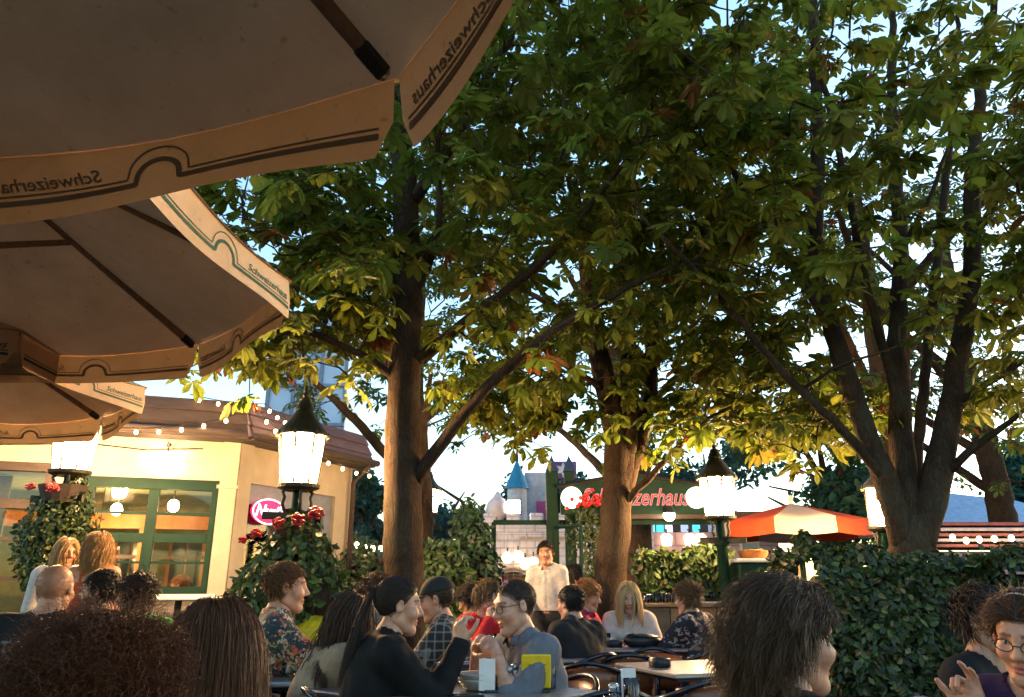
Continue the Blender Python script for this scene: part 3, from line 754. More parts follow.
# ------------------------------------------------------------------ shared materials
M_GREENP = mat("dark green paint", (.006, .03, .019), .6, (.004, .02, .013), scale=6, bump=.1, spec=.15)
M_IRON = mat("dark iron", (.03, .03, .028), .5, (.018, .016, .014), scale=20, metal=.5, bump=.2)
M_IRONB = mat("bronze green iron", (.05, .045, .03), .5, (.025, .028, .02), scale=14, metal=.5, bump=.3)
M_LAMP = bpy.data.materials.new("lantern glass"); M_LAMP.use_nodes = True
def _lg():
    nt = M_LAMP.node_tree; nt.nodes.remove(nt.nodes["Principled BSDF"]); L = nt.links.new; tc = nd(nt, "ShaderNodeTexCoord"); n = nd(nt, "ShaderNodeTexNoise", Scale=9.0, Detail=6.0); L(tc.outputs['Object'], n.inputs[0])
    r = ramp(nt, [(.35, (.03, .03, .03)), (.75, (.075, .075, .075))]); L(n.outputs['Fac'], r.inputs[0])
    t = nd(nt, "ShaderNodeBsdfTransparent"); t.inputs[0].default_value = (.97, .96, .93, 1); s = nd(nt, "ShaderNodeBsdfTranslucent"); s.inputs[0].default_value = (.9, .88, .82, 1); g = nd(nt, "ShaderNodeBsdfGlossy"); g.inputs['Roughness'].default_value = .08
    m1 = nd(nt, "ShaderNodeMixShader"); L(r.outputs[0], m1.inputs[0]); L(t.outputs[0], m1.inputs[1]); L(s.outputs[0], m1.inputs[2]); m2 = nd(nt, "ShaderNodeMixShader"); m2.inputs[0].default_value = .04; L(m1.outputs[0], m2.inputs[1]); L(g.outputs[0], m2.inputs[2]); L(m2.outputs[0], nt.nodes["Material Output"].inputs[0])
_lg(); M_MANTLE = emis("lit lamp mantle", (1, .6, .27), LAMPW * 2.6)
M_BULB = emis("lit bulb", (1, .55, .2), 22 * LK)
M_BULB_FAR = emis("lit far bulb", (1, .62, .3), 9 * LK)
M_CREAM = mat("cream render", (.37, .32, .255), .85, (.29, .245, .19), scale=3, bump=.15, bscale=90)
M_BROWNB = mat("brown stained boards", (.052, .036, .032), .8, (.032, .022, .02), scale=5, bump=.3, stretch=(1, 1, 6))
M_PURPB = mat("mauve painted boards", (.12, .088, .125), .75, (.08, .06, .085), scale=5, bump=.3, stretch=(1, 1, 6))  # purple light falling on the side boards, put into their colour
M_ORWOOD = mat("orange varnished wood", (.42, .17, .05), .4, (.28, .1, .03), scale=6, stretch=(1, 1, .2))
M_WOOD = mat("weathered wood", (.28, .19, .11), .75, (.15, .1, .06), scale=7, detail=8, bump=.4, stretch=(.3, 3, 3))
M_DWOOD = mat("dark wood", (.06, .04, .03), .6, (.035, .022, .016), scale=7, bump=.3, stretch=(.3, 3, 3))
M_REDF = mat("red geranium", (.55, .012, .018), .5, (.3, .005, .01), scale=60)
M_WHITE = mat("white paint", (.75, .74, .72), .5, (.66, .65, .63), scale=12)
M_TIN = mat("brushed metal table", (.42, .42, .43), .32, (.33, .33, .34), scale=5, metal=.75, detail=8, stretch=(1, 6, 1), bump=.05)
M_BLACKP = mat("black plastic", (.012, .012, .013), .35, bump=.05)
def clear_glass(name, tint=(1, 1, 1), gloss=.1, rough=.03):
    m = bpy.data.materials.new(name); m.use_nodes = True; nt = m.node_tree; nt.nodes.remove(nt.nodes["Principled BSDF"])
    t = nd(nt, "ShaderNodeBsdfTransparent"); t.inputs[0].default_value = rgb(tint); g = nd(nt, "ShaderNodeBsdfGlossy"); g.inputs['Roughness'].default_value = rough
    f = nd(nt, "ShaderNodeFresnel", IOR=1.5); mm = nd(nt, "ShaderNodeMath", operation='ADD'); mm.inputs[1].default_value = gloss; mx = nd(nt, "ShaderNodeMixShader"); L = nt.links.new
    L(f.outputs[0], mm.inputs[0]); L(mm.outputs[0], mx.inputs[0]); L(t.outputs[0], mx.inputs[1]); L(g.outputs[0], mx.inputs[2]); L(mx.outputs[0], nt.nodes["Material Output"].inputs[0]); return m
M_GLASS = clear_glass("window glass", (.93, .95, .94), .0); M_TUMBLER = clear_glass("drinking glass", (.9, .92, .93), .03)
M_BEER = mat("pale beer", (.7, .36, .05), .15, (.62, .3, .04)); M_FOAM = mat("beer foam", (.8, .76, .68), .8)

# ------------------------------------------------------------------ lanterns
def lantern(label, x, y, z0, hg, post=True, tilt=0, rz=0, planter=True):
    k = hg / .42; t = thing("street_lamp", label, "lamp", (x, y, 0), rz, "lit lantern lamps around the beer garden")
    head = []
    z = z0; c = (0, 0, z)
    g = MB().lathe([(.155 * k, 0), (.165 * k, .02 * k), (.205 * k, .4 * k), (.2 * k, .42 * k)], c, 8).build("lantern_glass", M_LAMP, t, False); MB().lathe([(.03 * k, .05 * k), (.075 * k, .08 * k), (.095 * k, .15 * k), (.1 * k, .25 * k), (.075 * k, .32 * k), (.015 * k, .35 * k)], c, 14).build("lamp_bulb", M_MANTLE, t, True); MB().lathe([(.03 * k, 0), (.035 * k, .05 * k)], c, 10).build("bulb_holder", M_IRONB, t)
    r = MB()
    r.lathe([(.2 * k, .415 * k), (.235 * k, .42 * k), (.232 * k, .445 * k), (.19 * k, .5 * k), (.13 * k, .57 * k), (.09 * k, .63 * k), (.075 * k, .66 * k), (.085 * k, .67 * k), (.075 * k, .69 * k), (.05 * k, .75 * k), (.055 * k, .76 * k), (.03 * k, .775 * k)], c, 24)
    for i in range(8):
        a = i * math.pi / 4; r.box((.232 * k * math.cos(a), .232 * k * math.sin(a), z + .432 * k), (.02, .02, .045), a)
    r.build("lantern_roof", M_IRONB, t, False)
    f = MB().lathe([(.012 * k, .77 * k), (.028 * k, .79 * k), (.03 * k, .81 * k), (.012 * k, .83 * k), (.02 * k, .85 * k), (.003, .89 * k)], c, 12).build("finial", M_IRONB, t, True)
    b = MB()
    for i in range(8):
        a = i * math.pi / 4; b.tube([(.157 * k * math.cos(a), .157 * k * math.sin(a), z), (.207 * k * math.cos(a), .207 * k * math.sin(a), z + .42 * k)], .009 * k, 5)
    b.lathe([(.13 * k, -.05 * k), (.18 * k, -.03 * k), (.185 * k, 0), (.16 * k, .008 * k)], c, 20)
    b.build("glass_frame", M_IRONB, t)
    s = MB()
    for i in range(4):
        a = i * math.pi / 2 + .5; ca, sa = math.cos(a), math.sin(a)
        s.tube([(ca * q * k, sa * q * k, z + w * k) for q, w in ((.03, -.24), (.1, -.23), (.125, -.17), (.11, -.11), (.13, -.07), (.1, -.04))], .016 * k, 6)
    s.build("bracket", M_IRONB, t, True)
    if post:
        MB().lathe([(.16, 0), (.16, .12), (.11, .16), (.1, .5), (.075, .56), (.06, .62), (.058, z - .34 * k), (.085 * k, z - .32 * k), (.085 * k, z - .28 * k), (.05 * k, z - .25 * k), (.04 * k, z - .04)], (0, 0, 0), 16).build("lamp_post", M_GREENP, t, True)
        for i, a in enumerate((.25, -.5)):
            MB().box((.12 * math.cos(a) * (1 if i else -1), -.06, z - .27 * k), (.3 * k, .02, .065 * k), a).build("sign_plate", M_IRONB, t)
    if tilt: t.rotation_euler = (0, tilt, rz)
    return t
lx = [(-4.22, 7.2, 2.27, .43), (-1.86, 6.6, 2.06, .42), (-1.42, 13., 2.42, .38), (2.3, 8.5, 1.96, .41), (3.82, 8.3, 1.83, .4)]
lantern("lit lantern post behind the beige parasols, above the planter of hanging ivy", *lx[0])
lantern("nearest lit lantern by the cream restaurant corner, above a round shrub", *lx[1])
lantern("small distant lit lantern just right of the left tree trunk, above the dark hedge", *lx[2])
lantern("lit lantern on a green post beside the red and white parasol", *lx[3])
lantern("leaning lit lantern behind the forked tree on the right, above the big hedge", *lx[4], tilt=R(6))

def hanging_planter(label, x, y, z, r, drop, n, base, size, flowers, seed, cat="planter"):
    t = thing("flower_planter", label, cat, (x, y, 0), 0)
    MB().lathe([(.08, z - .12), (.16, z - .1), (.22, z + .06), (.2, z + .06), (.08, z - .05)], (0, 0, 0), 16).build("basket", M_DWOOD, t)
    P, N = blob_points((x, y, z - drop * .45), (r, r, drop * .58), n, .5, .18)
    prof = np.clip((z + .12 - P[:, 2]) / drop, 0, 1); P[:, :2] = np.array([x, y]) + (P[:, :2] - [x, y]) * (.72 + .36 * np.sin(prof[:, None] * 2.6))
    add_leaves(t, "foliage", P, N, size, base, (x, y, 0), droop=.9, odd=((.2, .17, .03),), podd=.05)
    C = rng.uniform(-1, 1, (40, 3)); st = MB()
    for c in C[:24]: st.tube([(0, 0, z), (c[0] * r * .5, c[1] * r * .5, z - drop * .2), (c[0] * r * .8, c[1] * r * .8, z - drop * (.5 + .3 * abs(c[2])))], .006, 4)
    st.build("stem", M_BARK, t)
    for fx, fz, fr in flowers:
        f = MB()
        for _ in range(34):
            d = rng.normal(size=3); d /= np.linalg.norm(d); f.sphere(np.array([fx, -r * .72, fz]) + d * fr * rng.uniform(.5, 1) * [1, .7, .8], (fr * .33, fr * .33, fr * .2), 6, 4)
        f.build("flower_head", M_REDF, t)
    return t
hanging_planter("ivy planter spilling down from the lamp behind the standing blonde women, two red blooms", -4.22, 7.15, 2.06, .3, 1.05, 5200, (.04, .068, .016), .055, [(.02, 2.08, .06), (-.18, 2.09, .045)], 3)
hanging_planter("round leafy planter under the nearest lantern with a row of red geraniums", -1.86, 6.55, 1.62, .46, 1.15, 5600, (.05, .085, .02), .085, [(-.2, 1.62, .048), (-.03, 1.7, .06), (.13, 1.73, .062), (.27, 1.78, .066), (-.3, 1.57, .04)], 4)

# ------------------------------------------------------------------ beige parasols overhead
def fabric(name, c, c2, tr):
    m, nt, b = new_mat(name); L = nt.links.new; tc = nd(nt, "ShaderNodeTexCoord")
    n = nd(nt, "ShaderNodeTexNoise", Scale=2.2, Detail=8.0, Roughness=.7); L(tc.outputs['Object'], n.inputs['Vector']); r = ramp(nt, [(.25, c2), (.6, c)]); L(n.outputs['Fac'], r.inputs[0])
    sp = nd(nt, "ShaderNodeTexNoise", Scale=34.0, Detail=3.0); L(tc.outputs['Object'], sp.inputs['Vector']); r2 = ramp(nt, [(.26, (.55, .5, .45)), (.34, (1, 1, 1))]); L(sp.outputs['Fac'], r2.inputs[0])
    mx0 = nd(nt, "ShaderNodeMix", data_type='RGBA', blend_type='MULTIPLY'); mx0.inputs[0].default_value = .6; L(r.outputs[0], mx0.inputs[6]); L(r2.outputs[0], mx0.inputs[7])
    L(mx0.outputs[2], b.inputs['Base Color']); b.inputs['Roughness'].default_value = .85; b.inputs['Specular IOR Level'].default_value = .15
    w = nd(nt, "ShaderNodeTexNoise", Scale=420.0, Detail=2.0); L(tc.outputs['Object'], w.inputs['Vector']); wr = nd(nt, "ShaderNodeTexNoise", Scale=5.0, Detail=3.0); L(tc.outputs['Object'], wr.inputs['Vector'])
    ad = nd(nt, "ShaderNodeMath", operation='MULTIPLY_ADD'); ad.inputs[1].default_value = 4; L(wr.outputs['Fac'], ad.inputs[0]); L(w.outputs['Fac'], ad.inputs[2])
    bp = nd(nt, "ShaderNodeBump", Strength=.35, Distance=.006); L(ad.outputs[0], bp.inputs['Height']); L(bp.outputs[0], b.inputs['Normal'])
    t = nd(nt, "ShaderNodeBsdfTranslucent"); L(mx0.outputs[2], t.inputs[0]); mx = nd(nt, "ShaderNodeMixShader"); mx.inputs[0].default_value = tr
    L(b.outputs[0], mx.inputs[1]); L(t.outputs[0], mx.inputs[2]); L(mx.outputs[0], nt.nodes["Material Output"].inputs[0]); return m
M_CANVAS = fabric("cream parasol canvas", (.66, .45, .27), (.47, .31, .17), .07)
M_PRINTO = mat("green print", (.015, .09, .06), .7); M_PRINTI = mat("print showing through", (.40, .275, .165), .85)
M_UWOOD = mat("brown parasol wood", (.3, .17, .09), .55, (.2, .11, .06), scale=12, stretch=(4, 4, .5))
TXT = text_mesh("Schweizerhaus", .062, shear=.35, spacing=.98, bold=.0004)
def ribbon(path, w):
    P = np.array(path); T = np.gradient(P, axis=0); T /= np.linalg.norm(T, axis=1)[:, None]; Nn = np.stack([-T[:, 1], T[:, 0]], 1)
    V = np.concatenate([P + Nn * w / 2, P - Nn * w / 2]); n = len(P); return V, [(i, i + n, i + n + 1, i + 1) for i in range(n - 1)]
def border(a, v0=-.135, bump=.075):
    u = np.linspace(-a + .03, a - .03, 90); rr = .085
    def arch(u, rad, lift): 
        v = np.full_like(u, v0 + lift); m = np.abs(u) < rad
        v[m] = v0 + lift + .012 + np.sqrt(np.maximum(rad ** 2 - u[m] ** 2, 0)) * .95; return v
    uu = np.unique(np.concatenate([u, np.linspace(-.12, .12, 60)]))
    return ribbon(np.stack([uu, arch(uu, .062, 0)], 1), .015), ribbon(np.stack([uu, arch(uu, .085, .02)], 1), .005)
def market_umbrella(label, cx, cy, rad, ze, a0, rise=.62, drop=.19, wave=1):
    t = thing("market_umbrella", label, "parasol", (cx, cy, 0), 0, "beige market parasols over the tables")
    n = 8; cr = [np.array([rad * math.cos(a0 + i * math.pi / 4), rad * math.sin(a0 + i * math.pi / 4), ze]) for i in range(n)]; apex = np.array([0, 0, ze + rise])
    can = MB(); side = np.linalg.norm(cr[0] - cr[1])
    for i in range(n):
        A, B = cr[i], cr[(i + 1) % n]; V = []; ns, nr = 10, 9
        for j in range(nr + 1):
            q = .03 + .97 * j / nr
            for k in range(ns + 1):
                f = k / ns; p = apex + (A * (1 - f) + B * f - apex) * q; sag = math.sin(math.pi * f) * q; V.append(p + [0, 0, -.05 * sag - .03 * math.sin(math.pi * q)])
        qd = [(j * (ns + 1) + k, j * (ns + 1) + k + 1, (j + 1) * (ns + 1) + k + 1, (j + 1) * (ns + 1) + k) for j in range(nr) for k in range(ns)]
        can.arr(V, qd)
    can.build("canopy", M_CANVAS, t, True)
    for i in range(n):
        A, B = cr[i], cr[(i + 1) % n]; e = unit(B - A); mid = (A + B) / 2; out = unit([mid[0], mid[1], 0]); a = side / 2 - .012
        def surf(u, v):
            u = np.asarray(u, float); v = np.asarray(v, float); f = np.clip(u / side + .5, 0, 1)
            z = -.05 * np.sin(math.pi * f) * np.clip(1 + v / drop, 0, 1)
            o = -.012 + .05 * (-v) + wave * .022 * np.sin(u * 5.2 + i * 1.7) * (-v / drop)
            return mid + e * u[:, None] + out * o[:, None] + np.array([0, 0, 1.]) * (v + z)[:, None]
        un = np.linspace(-a, a, 33); vn = np.linspace(0, 1, 9); V = []; 
        for vv in vn:
            lo = drop * (1 - np.clip((np.abs(un) - (a - .055)) / .055, 0, 1) ** 2.6 * .45); V.append(surf(un, -lo * vv))
        m = len(un); qd = [(j * m + k, j * m + k + 1, (j + 1) * m + k + 1, (j + 1) * m + k) for j in range(8) for k in range(m - 1)]
        vo = mesh_np("valance", np.concatenate(V), [np.array(qd)], M_CANVAS, t, True)
        for sgn, mm in ((1, M_PRINTO), (-1, M_PRINTI)):
            pr = MB()
            for V2, f2 in border(a): pr.raw(surf(V2[:, 0], V2[:, 1]) + out * .0022 * sgn, f2)
            V2, f2 = TXT; V2 = V2[:, :2] * [1, .9]; x = -V2[:, 0] if False else V2[:, 0]
            pr.raw(surf(x + .34, V2[:, 1] - .085) + out * .0022 * sgn, f2)
            pr.build("printed_lettering", mm, vo)
    for i in range(n):
        A = cr[i]; d = unit(A - apex); M = frame(d, (0, 0, 1)); p0 = apex + (A - apex) * .08 - np.array([0, 0, .035]); p1 = apex + (A - apex) * .93 - np.array([0, 0, .03])
        rb = MB().box((p0 + p1) / 2, (.026, np.linalg.norm(p1 - p0), .034), M=M, bev=.006).build("rib", M_UWOOD, t)
        pc = apex + (A - apex) * .945 - np.array([0, 0, .034]); MB().box(pc, (.034, .09, .044), M=M, bev=.012).build("end_cap", M_BLACKP, rb)
        s0 = apex + (A - apex) * .48 - np.array([0, 0, .05]); s1 = np.array([.045 * math.cos(a0 + i * math.pi / 4), .045 * math.sin(a0 + i * math.pi / 4), ze - .05]); M2 = frame(s1 - s0, (0, 0, 1))
        MB().box((s0 + s1) / 2, (.02, np.linalg.norm(s1 - s0), .026), M=M2).build("strut", M_UWOOD, t)
    MB().lathe([(.028, .05), (.028, ze + rise + .04), (.012, ze + rise + .1)], (0, 0, 0), 14).build("pole", M_UWOOD, t, True)
    MB().lathe([(.065, ze - .12), (.07, ze - .02), (.035, ze)], (0, 0, 0), 14).build("collar", M_UWOOD, t, True)
    MB().box((0, 0, .035), (.6, .6, .07), bev=.015).build("base", M_IRON, t)
    return t
a1 = R(51.8); C1 = np.array([-.235, 1.36]); market_umbrella("nearest beige parasol, seen from underneath, filling the upper left corner", C1[0] - 1.55 * math.cos(a1), C1[1] - 1.55 * math.sin(a1), 1.55, 2.235, a1)
a2 = R(17.5); C2 = np.array([-.93, 2.95]); market_umbrella("middle beige parasol with green bordered valance, seen between the other two", C2[0] - 1.5 * math.cos(a2), C2[1] - 1.5 * math.sin(a2), 1.5, 2.44, a2)
a3 = R(17.5); C3 = np.array([-2.36, 4.72]); market_umbrella("farthest and lowest beige parasol, hanging in front of the ivy lamp", C3[0] - 1.5 * math.cos(a3), C3[1] - 1.5 * math.sin(a3), 1.5, 2.44, a3)

# ------------------------------------------------------------------ restaurant building
CX, CY = -3.29, 9.0; uL = np.array([-.947, -.32]); uL /= np.linalg.norm(uL); uR = np.array([.443, .896]); uR /= np.linalg.norm(uR); EAVE = 2.9
def FA(px, py, u):
    r = ray(px, py); A = np.array([[r[0], -u[0]], [r[1], -u[1]]]); t, s = np.linalg.solve(A, [CX, CY]); return s, CAMZ + r[2] * t
bld = thing("restaurant_building", "cream restaurant pavilion with green windows and a brown boarded roof edge", "building", (CX, CY, 0))
def wallbox(mb, u, s0, s1, z0, z1, d0, d1, inward):
    """box on a facade: along u from s0..s1, depth from d0 (outer) to d1 (inner)"""
    n = np.array(inward); P = []
    for s in (s0, s1):
        for d in (d0, d1):
            for z in (z0, z1): q = u * s + n * d; P.append((q[0], q[1], z))
    mb.raw(P, [(0, 1, 3, 2), (4, 6, 7, 5), (0, 4, 5, 1), (2, 3, 7, 6), (0, 2, 6, 4), (1, 5, 7, 3)]); return mb
nL = np.array([uL[1], -uL[0]]); nL = nL if nL[1] > 0 else -nL           # inward normals
nR = np.array([-uR[1], uR[0]]); nR = nR if nR[0] < 0 else -nR
def LB(name, s0, s1, z0, z1, d0, d1, m, par=bld): return wallbox(MB(), uL, s0, s1, z0, z1, d0, d1, nL).build(name, m, par)
def RB(name, s0, s1, z0, z1, d0, d1, m, par=bld): return wallbox(MB(), uR, s0, s1, z0, z1, d0, d1, nR).build(name, m, par)
wr, zt = FA(222, 481, uL); wl, _ = FA(84, 478, uL); _, zb = FA(211, 594, uL); wb0 = FA(46, 520, uL)[0]; wb1 = FA(-60, 520, uL)[0]; WL = 5.2
wr = FA(217, 540, uL)[0]; 
LB("wall", .02, wr, 0, EAVE, 0, .22, M_CREAM); LB("wall", wr, wl, zt, EAVE, 0, .22, M_CREAM); LB("wall", wr, wl, 0, zb, 0, .22, mat("grey plinth", (.2, .17, .15), .8, bump=.2))
LB("wall", wl, wb0, 0, EAVE, 0, .22, M_CREAM); LB("wall", wb0, WL, zt + .12, EAVE, 0, .22, M_CREAM); LB("wall", wb0, WL, 0, .75, 0, .22, M_GREENP)
LB("column", -.02, .17, 0, EAVE - .01, -.05, .2, M_CREAM); LB("column_capital", -.04, .2, 2.32, 2.36, -.062, .19, M_CREAM)
RB("column", -.0, .2, 0, EAVE - .012, -.052, .18, M_CREAM)
def casement(s0, s1, z0, z1, rows, cols, m, fw=.1, LBf=LB, d=.03):
    w = wallbox(MB(), uL, s0, s1, z1 - fw, z1, d, d + .12, nL)
    wallbox(w, uL, s0, s1, z0, z0 + fw * .7, d, d + .12, nL); wallbox(w, uL, s0, s0 + fw, z0 + fw * .7, z1 - fw, d, d + .12, nL); wallbox(w, uL, s1 - fw, s1, z0 + fw * .7, z1 - fw, d, d + .12, nL)
    o = w.build("window", m, bld); iw = (s1 - s0 - 2 * fw)
    br = MB()
    for k in range(1, cols): wallbox(br, uL, s0 + fw + iw * k / cols - .055, s0 + fw + iw * k / cols + .055, z0 + fw * .7, z1 - fw, d + .01, d + .1, nL)
    ih = z1 - z0 - 1.7 * fw
    for f, t_ in rows:
        wallbox(br, uL, s0 + fw, s1 - fw, z0 + fw * .7 + ih * f - t_, z0 + fw * .7 + ih * f + t_, d + .022, d + .09, nL)
    br.build("sash_bars", m, o); wallbox(MB(), uL, s0 + fw, s1 - fw, z0 + fw * .7, z1 - fw, d + .05, d + .056, nL).build("pane", M_GLASS, o)
    return o
casement(wr, wl, zb, zt, ((.24, .012), (.49, .05), (.745, .014)), 2, M_GREENP, .115)
casement(wb0, WL, .75, zt + .12, ((.3, .02), (.55, .02), (.78, .05)), 4, M_DWOOD, .09)
LB("window_sill", wr - .05, wl + .05, zb - .04, zb, -.08, .03, M_WHITE)
# right facade with the neon sign window
r0, zrt = FA(258, 486, uR); r1, _ = FA(338, 500, uR); r0 = .2; r1 = FA(335, 500, uR)[0]; rE = FA(352, 480, uR)[0]
RB("wall", r0, r1, zrt + .02, EAVE - .004, 0, .2, M_CREAM); RB("wall", r1, rE, 0, EAVE - .004, 0, .2, M_CREAM); RB("wall", r0, r1, 0, .7, 0, .2, M_CREAM)
wf = wallbox(MB(), uR, r0, r1, zrt - .22, zrt + .02, .05, .12, nR); wallbox(wf, uR, r0, r0 + .05, .7, zrt - .22, .05, .12, nR); wallbox(wf, uR, r1 - .16, r1, .7, zrt - .22, .05, .12, nR)
wfo = wf.build("window", mat("slate blue shutter paint", (.16, .18, .24), .5, (.12, .13, .18)), bld)
wallbox(MB(), uR, r0 + .05, r1 - .16, .7, zrt - .22, .08, .086, nR).build("pane", M_GLASS, wfo)
# overhanging boarded roof edge: four courses of boards leaning back
def roof_edge(name, s0, s1, u, n, m, over):
    for k in range(3):
        z0 = EAVE + k * .15; P = []
        for s, z, d in ((s0, z0, -.34 + k * .07), (s1, z0, -.34 + k * .07), (s1, z0 + .157, -.235 + k * .07), (s0, z0 + .157, -.235 + k * .07)):
            e = over * (d) if s == s0 else 0
            q = u * (s + e) + n * d; P.append((q[0], q[1], z)); q2 = u * (s + e) + n * (d + .05); P.append((q2[0], q2[1], z))
        MB().raw(P, [(0, 2, 4, 6), (1, 7, 5, 3), (0, 1, 3, 2), (4, 5, 7, 6), (0, 6, 7, 1), (2, 3, 5, 4)]).build(name, m, bld)
roof_edge("roof_board", 0, WL, uL, nL, M_BROWNB, .5); roof_edge("roof_board", 0, rE + .1, uR, nR, M_PURPB, .5)
LB("soffit", -.1, WL, EAVE - .03, EAVE + .0, -.33, .3, M_BROWNB); RB("soffit", -.1, rE + .1, EAVE - .034, EAVE - .004, -.33, .3, M_BROWNB)
gp = [(uL[0] * s_ - nL[0] * .37, uL[1] * s_ - nL[1] * .37, EAVE + .02) for s_ in (WL, 2.5, .18)] + [(uR[0] * s_ - nR[0] * .37, uR[1] * s_ - nR[1] * .37, EAVE + .02) for s_ in (.1, rE * .5, rE + .1)]
MB().tube(gp, .045, 8).build("gutter", M_BROWNB, bld, True)
dpx = uR * (rE - .06) - nR * .06; MB().tube([(dpx[0] - nR[0] * .3, dpx[1] - nR[1] * .3, EAVE - .02), (dpx[0] - nR[0] * .02, dpx[1] - nR[1] * .02, EAVE - .25), (dpx[0] - nR[0] * .02, dpx[1] - nR[1] * .02, .05)], .035, 8).build("downpipe", M_BROWNB, bld, True)
cb_ = [(uL[0] * s_ - nL[0] * .012, uL[1] * s_ - nL[1] * .012, z_) for s_, z_ in ((.4, EAVE - .12), (1.0, EAVE - .17), (1.6, EAVE - .13), (2.6, EAVE - .2))]; MB().tube(cb_, .008, 5).build("cable", M_IRON, bld)
# roof slab + room behind
def quadpts(*p): return [(a[0], a[1]) for a in p]
c0 = np.zeros(2); cL = uL * WL; cB = cL + nL * 5; cR = uR * rE; cRB = cR + nR * 2.2
rp = [c0 + nL * .0, cL, cB, cRB, cR]
MB().raw([(p[0], p[1], z) for z in (EAVE + .34, EAVE + .46) for p in rp], [(4, 3, 2, 1, 0), (5, 6, 7, 8, 9)] + [(i, (i + 1) % 5, (i + 1) % 5 + 5, i + 5) for i in range(5)]).build("roof", M_BROWNB, bld)
M_INW = mat("dim green interior wall", (.16, .2, .13), .8, (.1, .13, .09)); M_CEIL = mat("pale green ceiling", (.45, .55, .32), .8)
LB("interior_ceiling", .3, WL, 2.5, 2.56, .3, 4.2, M_CEIL); LB("interior_floor", .3, WL, .0, .02, .3, 4.2, M_DWOOD)
LB("interior_wall", .3, WL, .02, 2.5, 4.2, 4.3, M_INW); LB("interior_wall", WL - .1, WL, .02, 2.5, .3, 4.2, M_INW)
LB("interior_beam", .3, WL, 2.0, 2.2, 2.3, 2.45, M_ORWOOD); LB("interior_post", 1.05, 1.24, .02, 2.0, 2.28, 2.47, M_ORWOOD); LB("interior_post", 2.3, 2.4, .02, 2.0, 2.28, 2.47, M_ORWOOD)
LB("interior_rail", .3, 2.6, 1.6, 1.65, 2.5, 2.55, M_DWOOD); LB("interior_partition", 2.55, WL - .12, .03, 2.49, .95, 1.0, M_DWOOD)  # dark panel beside the rail is added to darken the left window
for s0_, s1_ in ((.45, 1.0), (1.28, 1.8), (1.85, 2.4)):
    o = LB("back_window", s0_, s1_, .85, 1.95, 4.1, 4.19, M_ORWOOD); LB("pane", s0_ + .05, (s0_ + s1_) / 2 - .015, .9, 1.9, 4.07, 4.098, mat("teal dusk pane", (.03, .07, .08), .15, (.015, .04, .045), scale=3, spec=.6), o); LB("pane", (s0_ + s1_) / 2 + .015, s1_ - .05, .9, 1.9, 4.07, 4.098, bpy.data.materials["teal dusk pane"], o)
for k, (s, d, z) in enumerate(((1.45, 1.5, 2.18), (.75, 1.2, 2.22), (1.7, 2.0, 1.72), (3.6, 1.4, 2.1), (4.4, 1.2, 2.2))):
    q = np.array([CX, CY]) + uL * s + nL * d
    lt = thing("pendant_lamp", ("lit pendant lamp behind the left upper pane of the green window", "lit pendant lamp behind the right upper pane of the green window", "bright glass pendant hanging lowest behind the green window", "small pendant lamp inside the dark wooden window", "high pendant lamp inside the dark wooden window near the picture edge")[k], "lamp", (q[0], q[1], 0), 0, "pendant lamps inside the restaurant")
    MB().sphere((0, 0, z), (.07, .07, .08) if k != 2 else (.09, .09, .14), 12, 8).build("shade", emis("lit shade", (1, .6, .25), 60 * LK), lt, True); MB().tube([(0, 0, z + .06), (0, 0, 2.5)], .008, 5).build("cord", M_IRON, lt)
for k, (s, z, w, h) in enumerate(((3.15, 1.72, .42, .3), (3.7, 1.7, .5, .34), (3.3, 1.28, .5, .26), (3.95, 1.22, .46, .3), (3.4, .92, .6, .2), (4.5, 1.5, .5, .6))):
    q = uL * s + nL * .35
    o = wallbox(MB(), uL, s - w / 2, s + w / 2, z - h / 2, z + h / 2, .3, .31, nL).build("menu_board", mat("tan card", (.2, .15, .09), .8, (.3, .23, .15), scale=5) if k % 2 == 0 else mat("grey card", (.13, .115, .1), .8, (.2, .18, .16), scale=5), bld)
# wall sconce, neon sign, shelf table
q = np.array([CX, CY]) + uL * FA(165, 460, uL)[0] - nL * .09; zc = FA(165, 460, uL)[1]
sc_ = thing("wall_sconce", "overexposed oval wall lamp above the green window", "wall lamp", (q[0], q[1], zc), math.atan2(uL[1], uL[0]))
MB().sphere((0, 0, 0), (.2, .075, .085), 20, 10).build("globe", emis("lit sconce globe", (1, .66, .3), LAMPW * .1), sc_, True); MB().tube([(-.03, 0, .08), (-.03, 0, .15), (-.03, .08, .18)], .012, 6).sphere((-.03, 0, .16), .028).build("arm", M_IRON, sc_)
q = FA(267, 512, uR); ns = np.array([CX, CY]) + uR * q[0] - nR * .02
rz = math.atan2(uR[1], uR[0]); ng = thing("neon_sign", "round pink and red neon sign in the side window beside the corner column", "sign", (ns[0], ns[1], q[1]), rz)
MB().lathe([(.02, -.02), (.24, -.02), (.24, .02), (.02, .02)], n=32, M=np.array([[1.15, 0, 0], [0, 0, 1.], [0, .62, 0]])).build("sign_panel", emis("lit pink red panel", (.9, .03, .09), 1.1 * LK), ng)
V, f = text_mesh("Nuri's", .2, shear=.3, bold=.004); MB().raw(np.stack([V[:, 0], np.full(len(V), -.026), V[:, 1]], 1), f).build("lettering", emis("lit white tube", (1, .75, .75), 3 * LK), ng)
MB().tube([(.275 * math.cos(a), -.02, .15 * math.sin(a)) for a in np.linspace(0, 6.283, 40)], .008, 6).build("neon_ring", emis("lit pink tube", (1, .5, .5), 2.5 * LK), ng)
